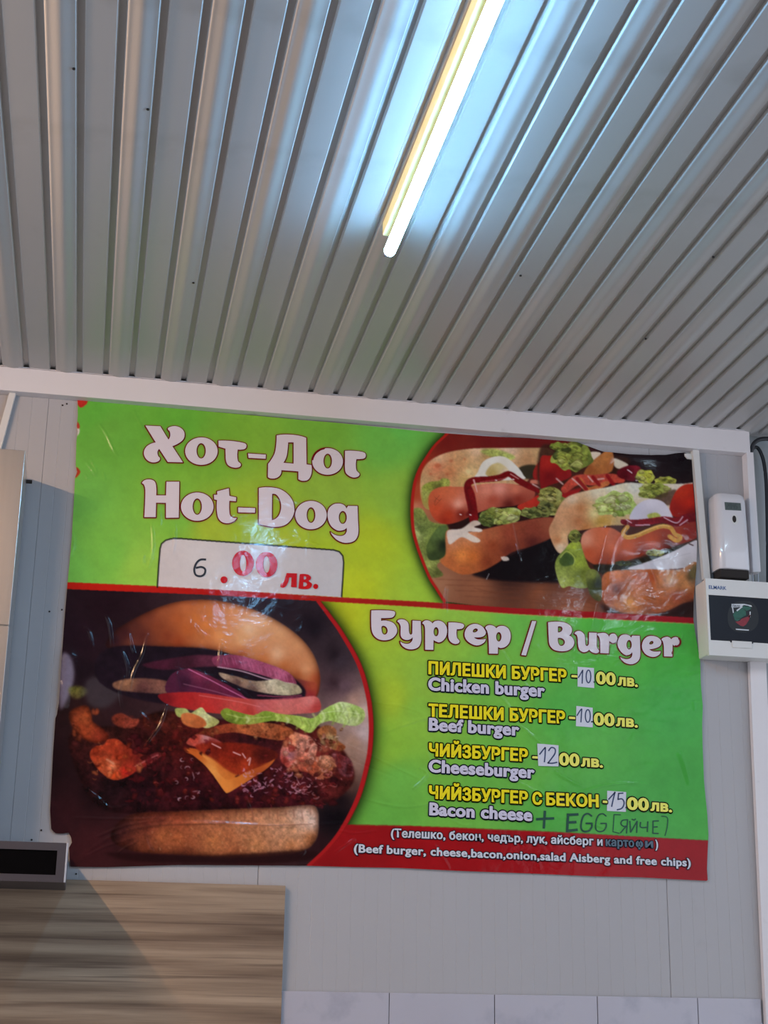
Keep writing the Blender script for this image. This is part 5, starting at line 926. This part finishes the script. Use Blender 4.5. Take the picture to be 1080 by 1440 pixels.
sticker([(730, 232), (803, 240), (803, 328), (728, 322)], *S2, [[(733, 275), (745, 255), (753, 246)], [(754, 246), (752, 275), (750, 304)], EL(781, 277, 11, 28) + [(792, 277)]], 1.7)
sticker([(555, 400), (650, 408), (650, 502), (560, 500)], *S2, [[(566, 448), (580, 430), (590, 418)], [(591, 418), (590, 450), (587, 482)], [(606, 432), (618, 418), (634, 424), (634, 444), (618, 468), (603, 487)], [(603, 487), (622, 488), (643, 484)]], 1.9)
sticker([(558, 62), (695, 72), (693, 215), (556, 208)], *S4, [[(568, 125), (595, 95), (614, 74)], [(614, 74), (602, 120), (590, 176)], [(672, 80), (640, 82)], [(640, 82), (636, 125)], [(636, 125), (665, 122), (680, 150), (665, 188), (630, 200)]], 1.9)
for k, o, x, y in ((*S1, 606, 233), (*S2, 799, 303), (*S2, 649, 499), (*S4, 694, 184)): pen('handwriting', [[(x - 2, y), (x + 3, y)]], 2., M['pen_black'], banner, .0030, k, o)
pen('handwriting', [[(290, 146), (262, 147), (240, 166), (228, 200), (236, 230), (262, 238), (284, 226), (288, 200), (268, 187), (240, 192)]], 2.8, M['pen_black'], banner, .0012, 3.927, (215, 750))
pen('handwriting', [[(50, 268), (110, 264), (170, 262)], [(108, 212), (104, 270), (100, 330)]], 3.4, M['marker'], banner, .0014, *S4)
pen('handwriting', [[(275, 232), (268, 355)], [(275, 237), (345, 233)], [(272, 292), (330, 289)], [(268, 352), (340, 345)]], 3.6, M['marker'], banner, .0014, *S4)
for dx in (0, 105): pen('handwriting', [[(445, 245), (420, 228), (390, 240), (372, 285), (370, 335), (390, 356), (425, 352), (445, 325), (446, 298)], [(405, 298), (446, 298)]], 2.4 - dx / 150, M['marker'], banner, .0014, S4[0], (S4[1][0] + dx / S4[0], S4[1][1]))
for s in ([[(655, 236), (608, 234)], [(608, 234), (600, 358)], [(600, 358), (645, 370)]], [[(950, 246), (992, 256), (992, 320), (976, 386)]]): pen('handwriting', s, 1.2, M['marker'], banner, .0014, *S4)
for s in ([[(705, 272), (670, 276), (658, 300), (675, 318), (703, 316)], [(706, 270), (698, 368)], [(695, 320), (655, 366)]], [[(722, 282), (728, 362)], [(728, 362), (775, 282)], [(775, 282), (771, 364)], [(738, 268), (752, 274), (764, 266)]],
          [[(800, 290), (800, 325), (848, 326)], [(852, 286), (848, 358)]], [[(890, 280), (888, 370)], [(890, 281), (930, 280)], [(888, 325), (920, 323)], [(888, 370), (928, 371)]]): pen('handwriting', s, 1.6, M['marker'], banner, .0014, *S4)
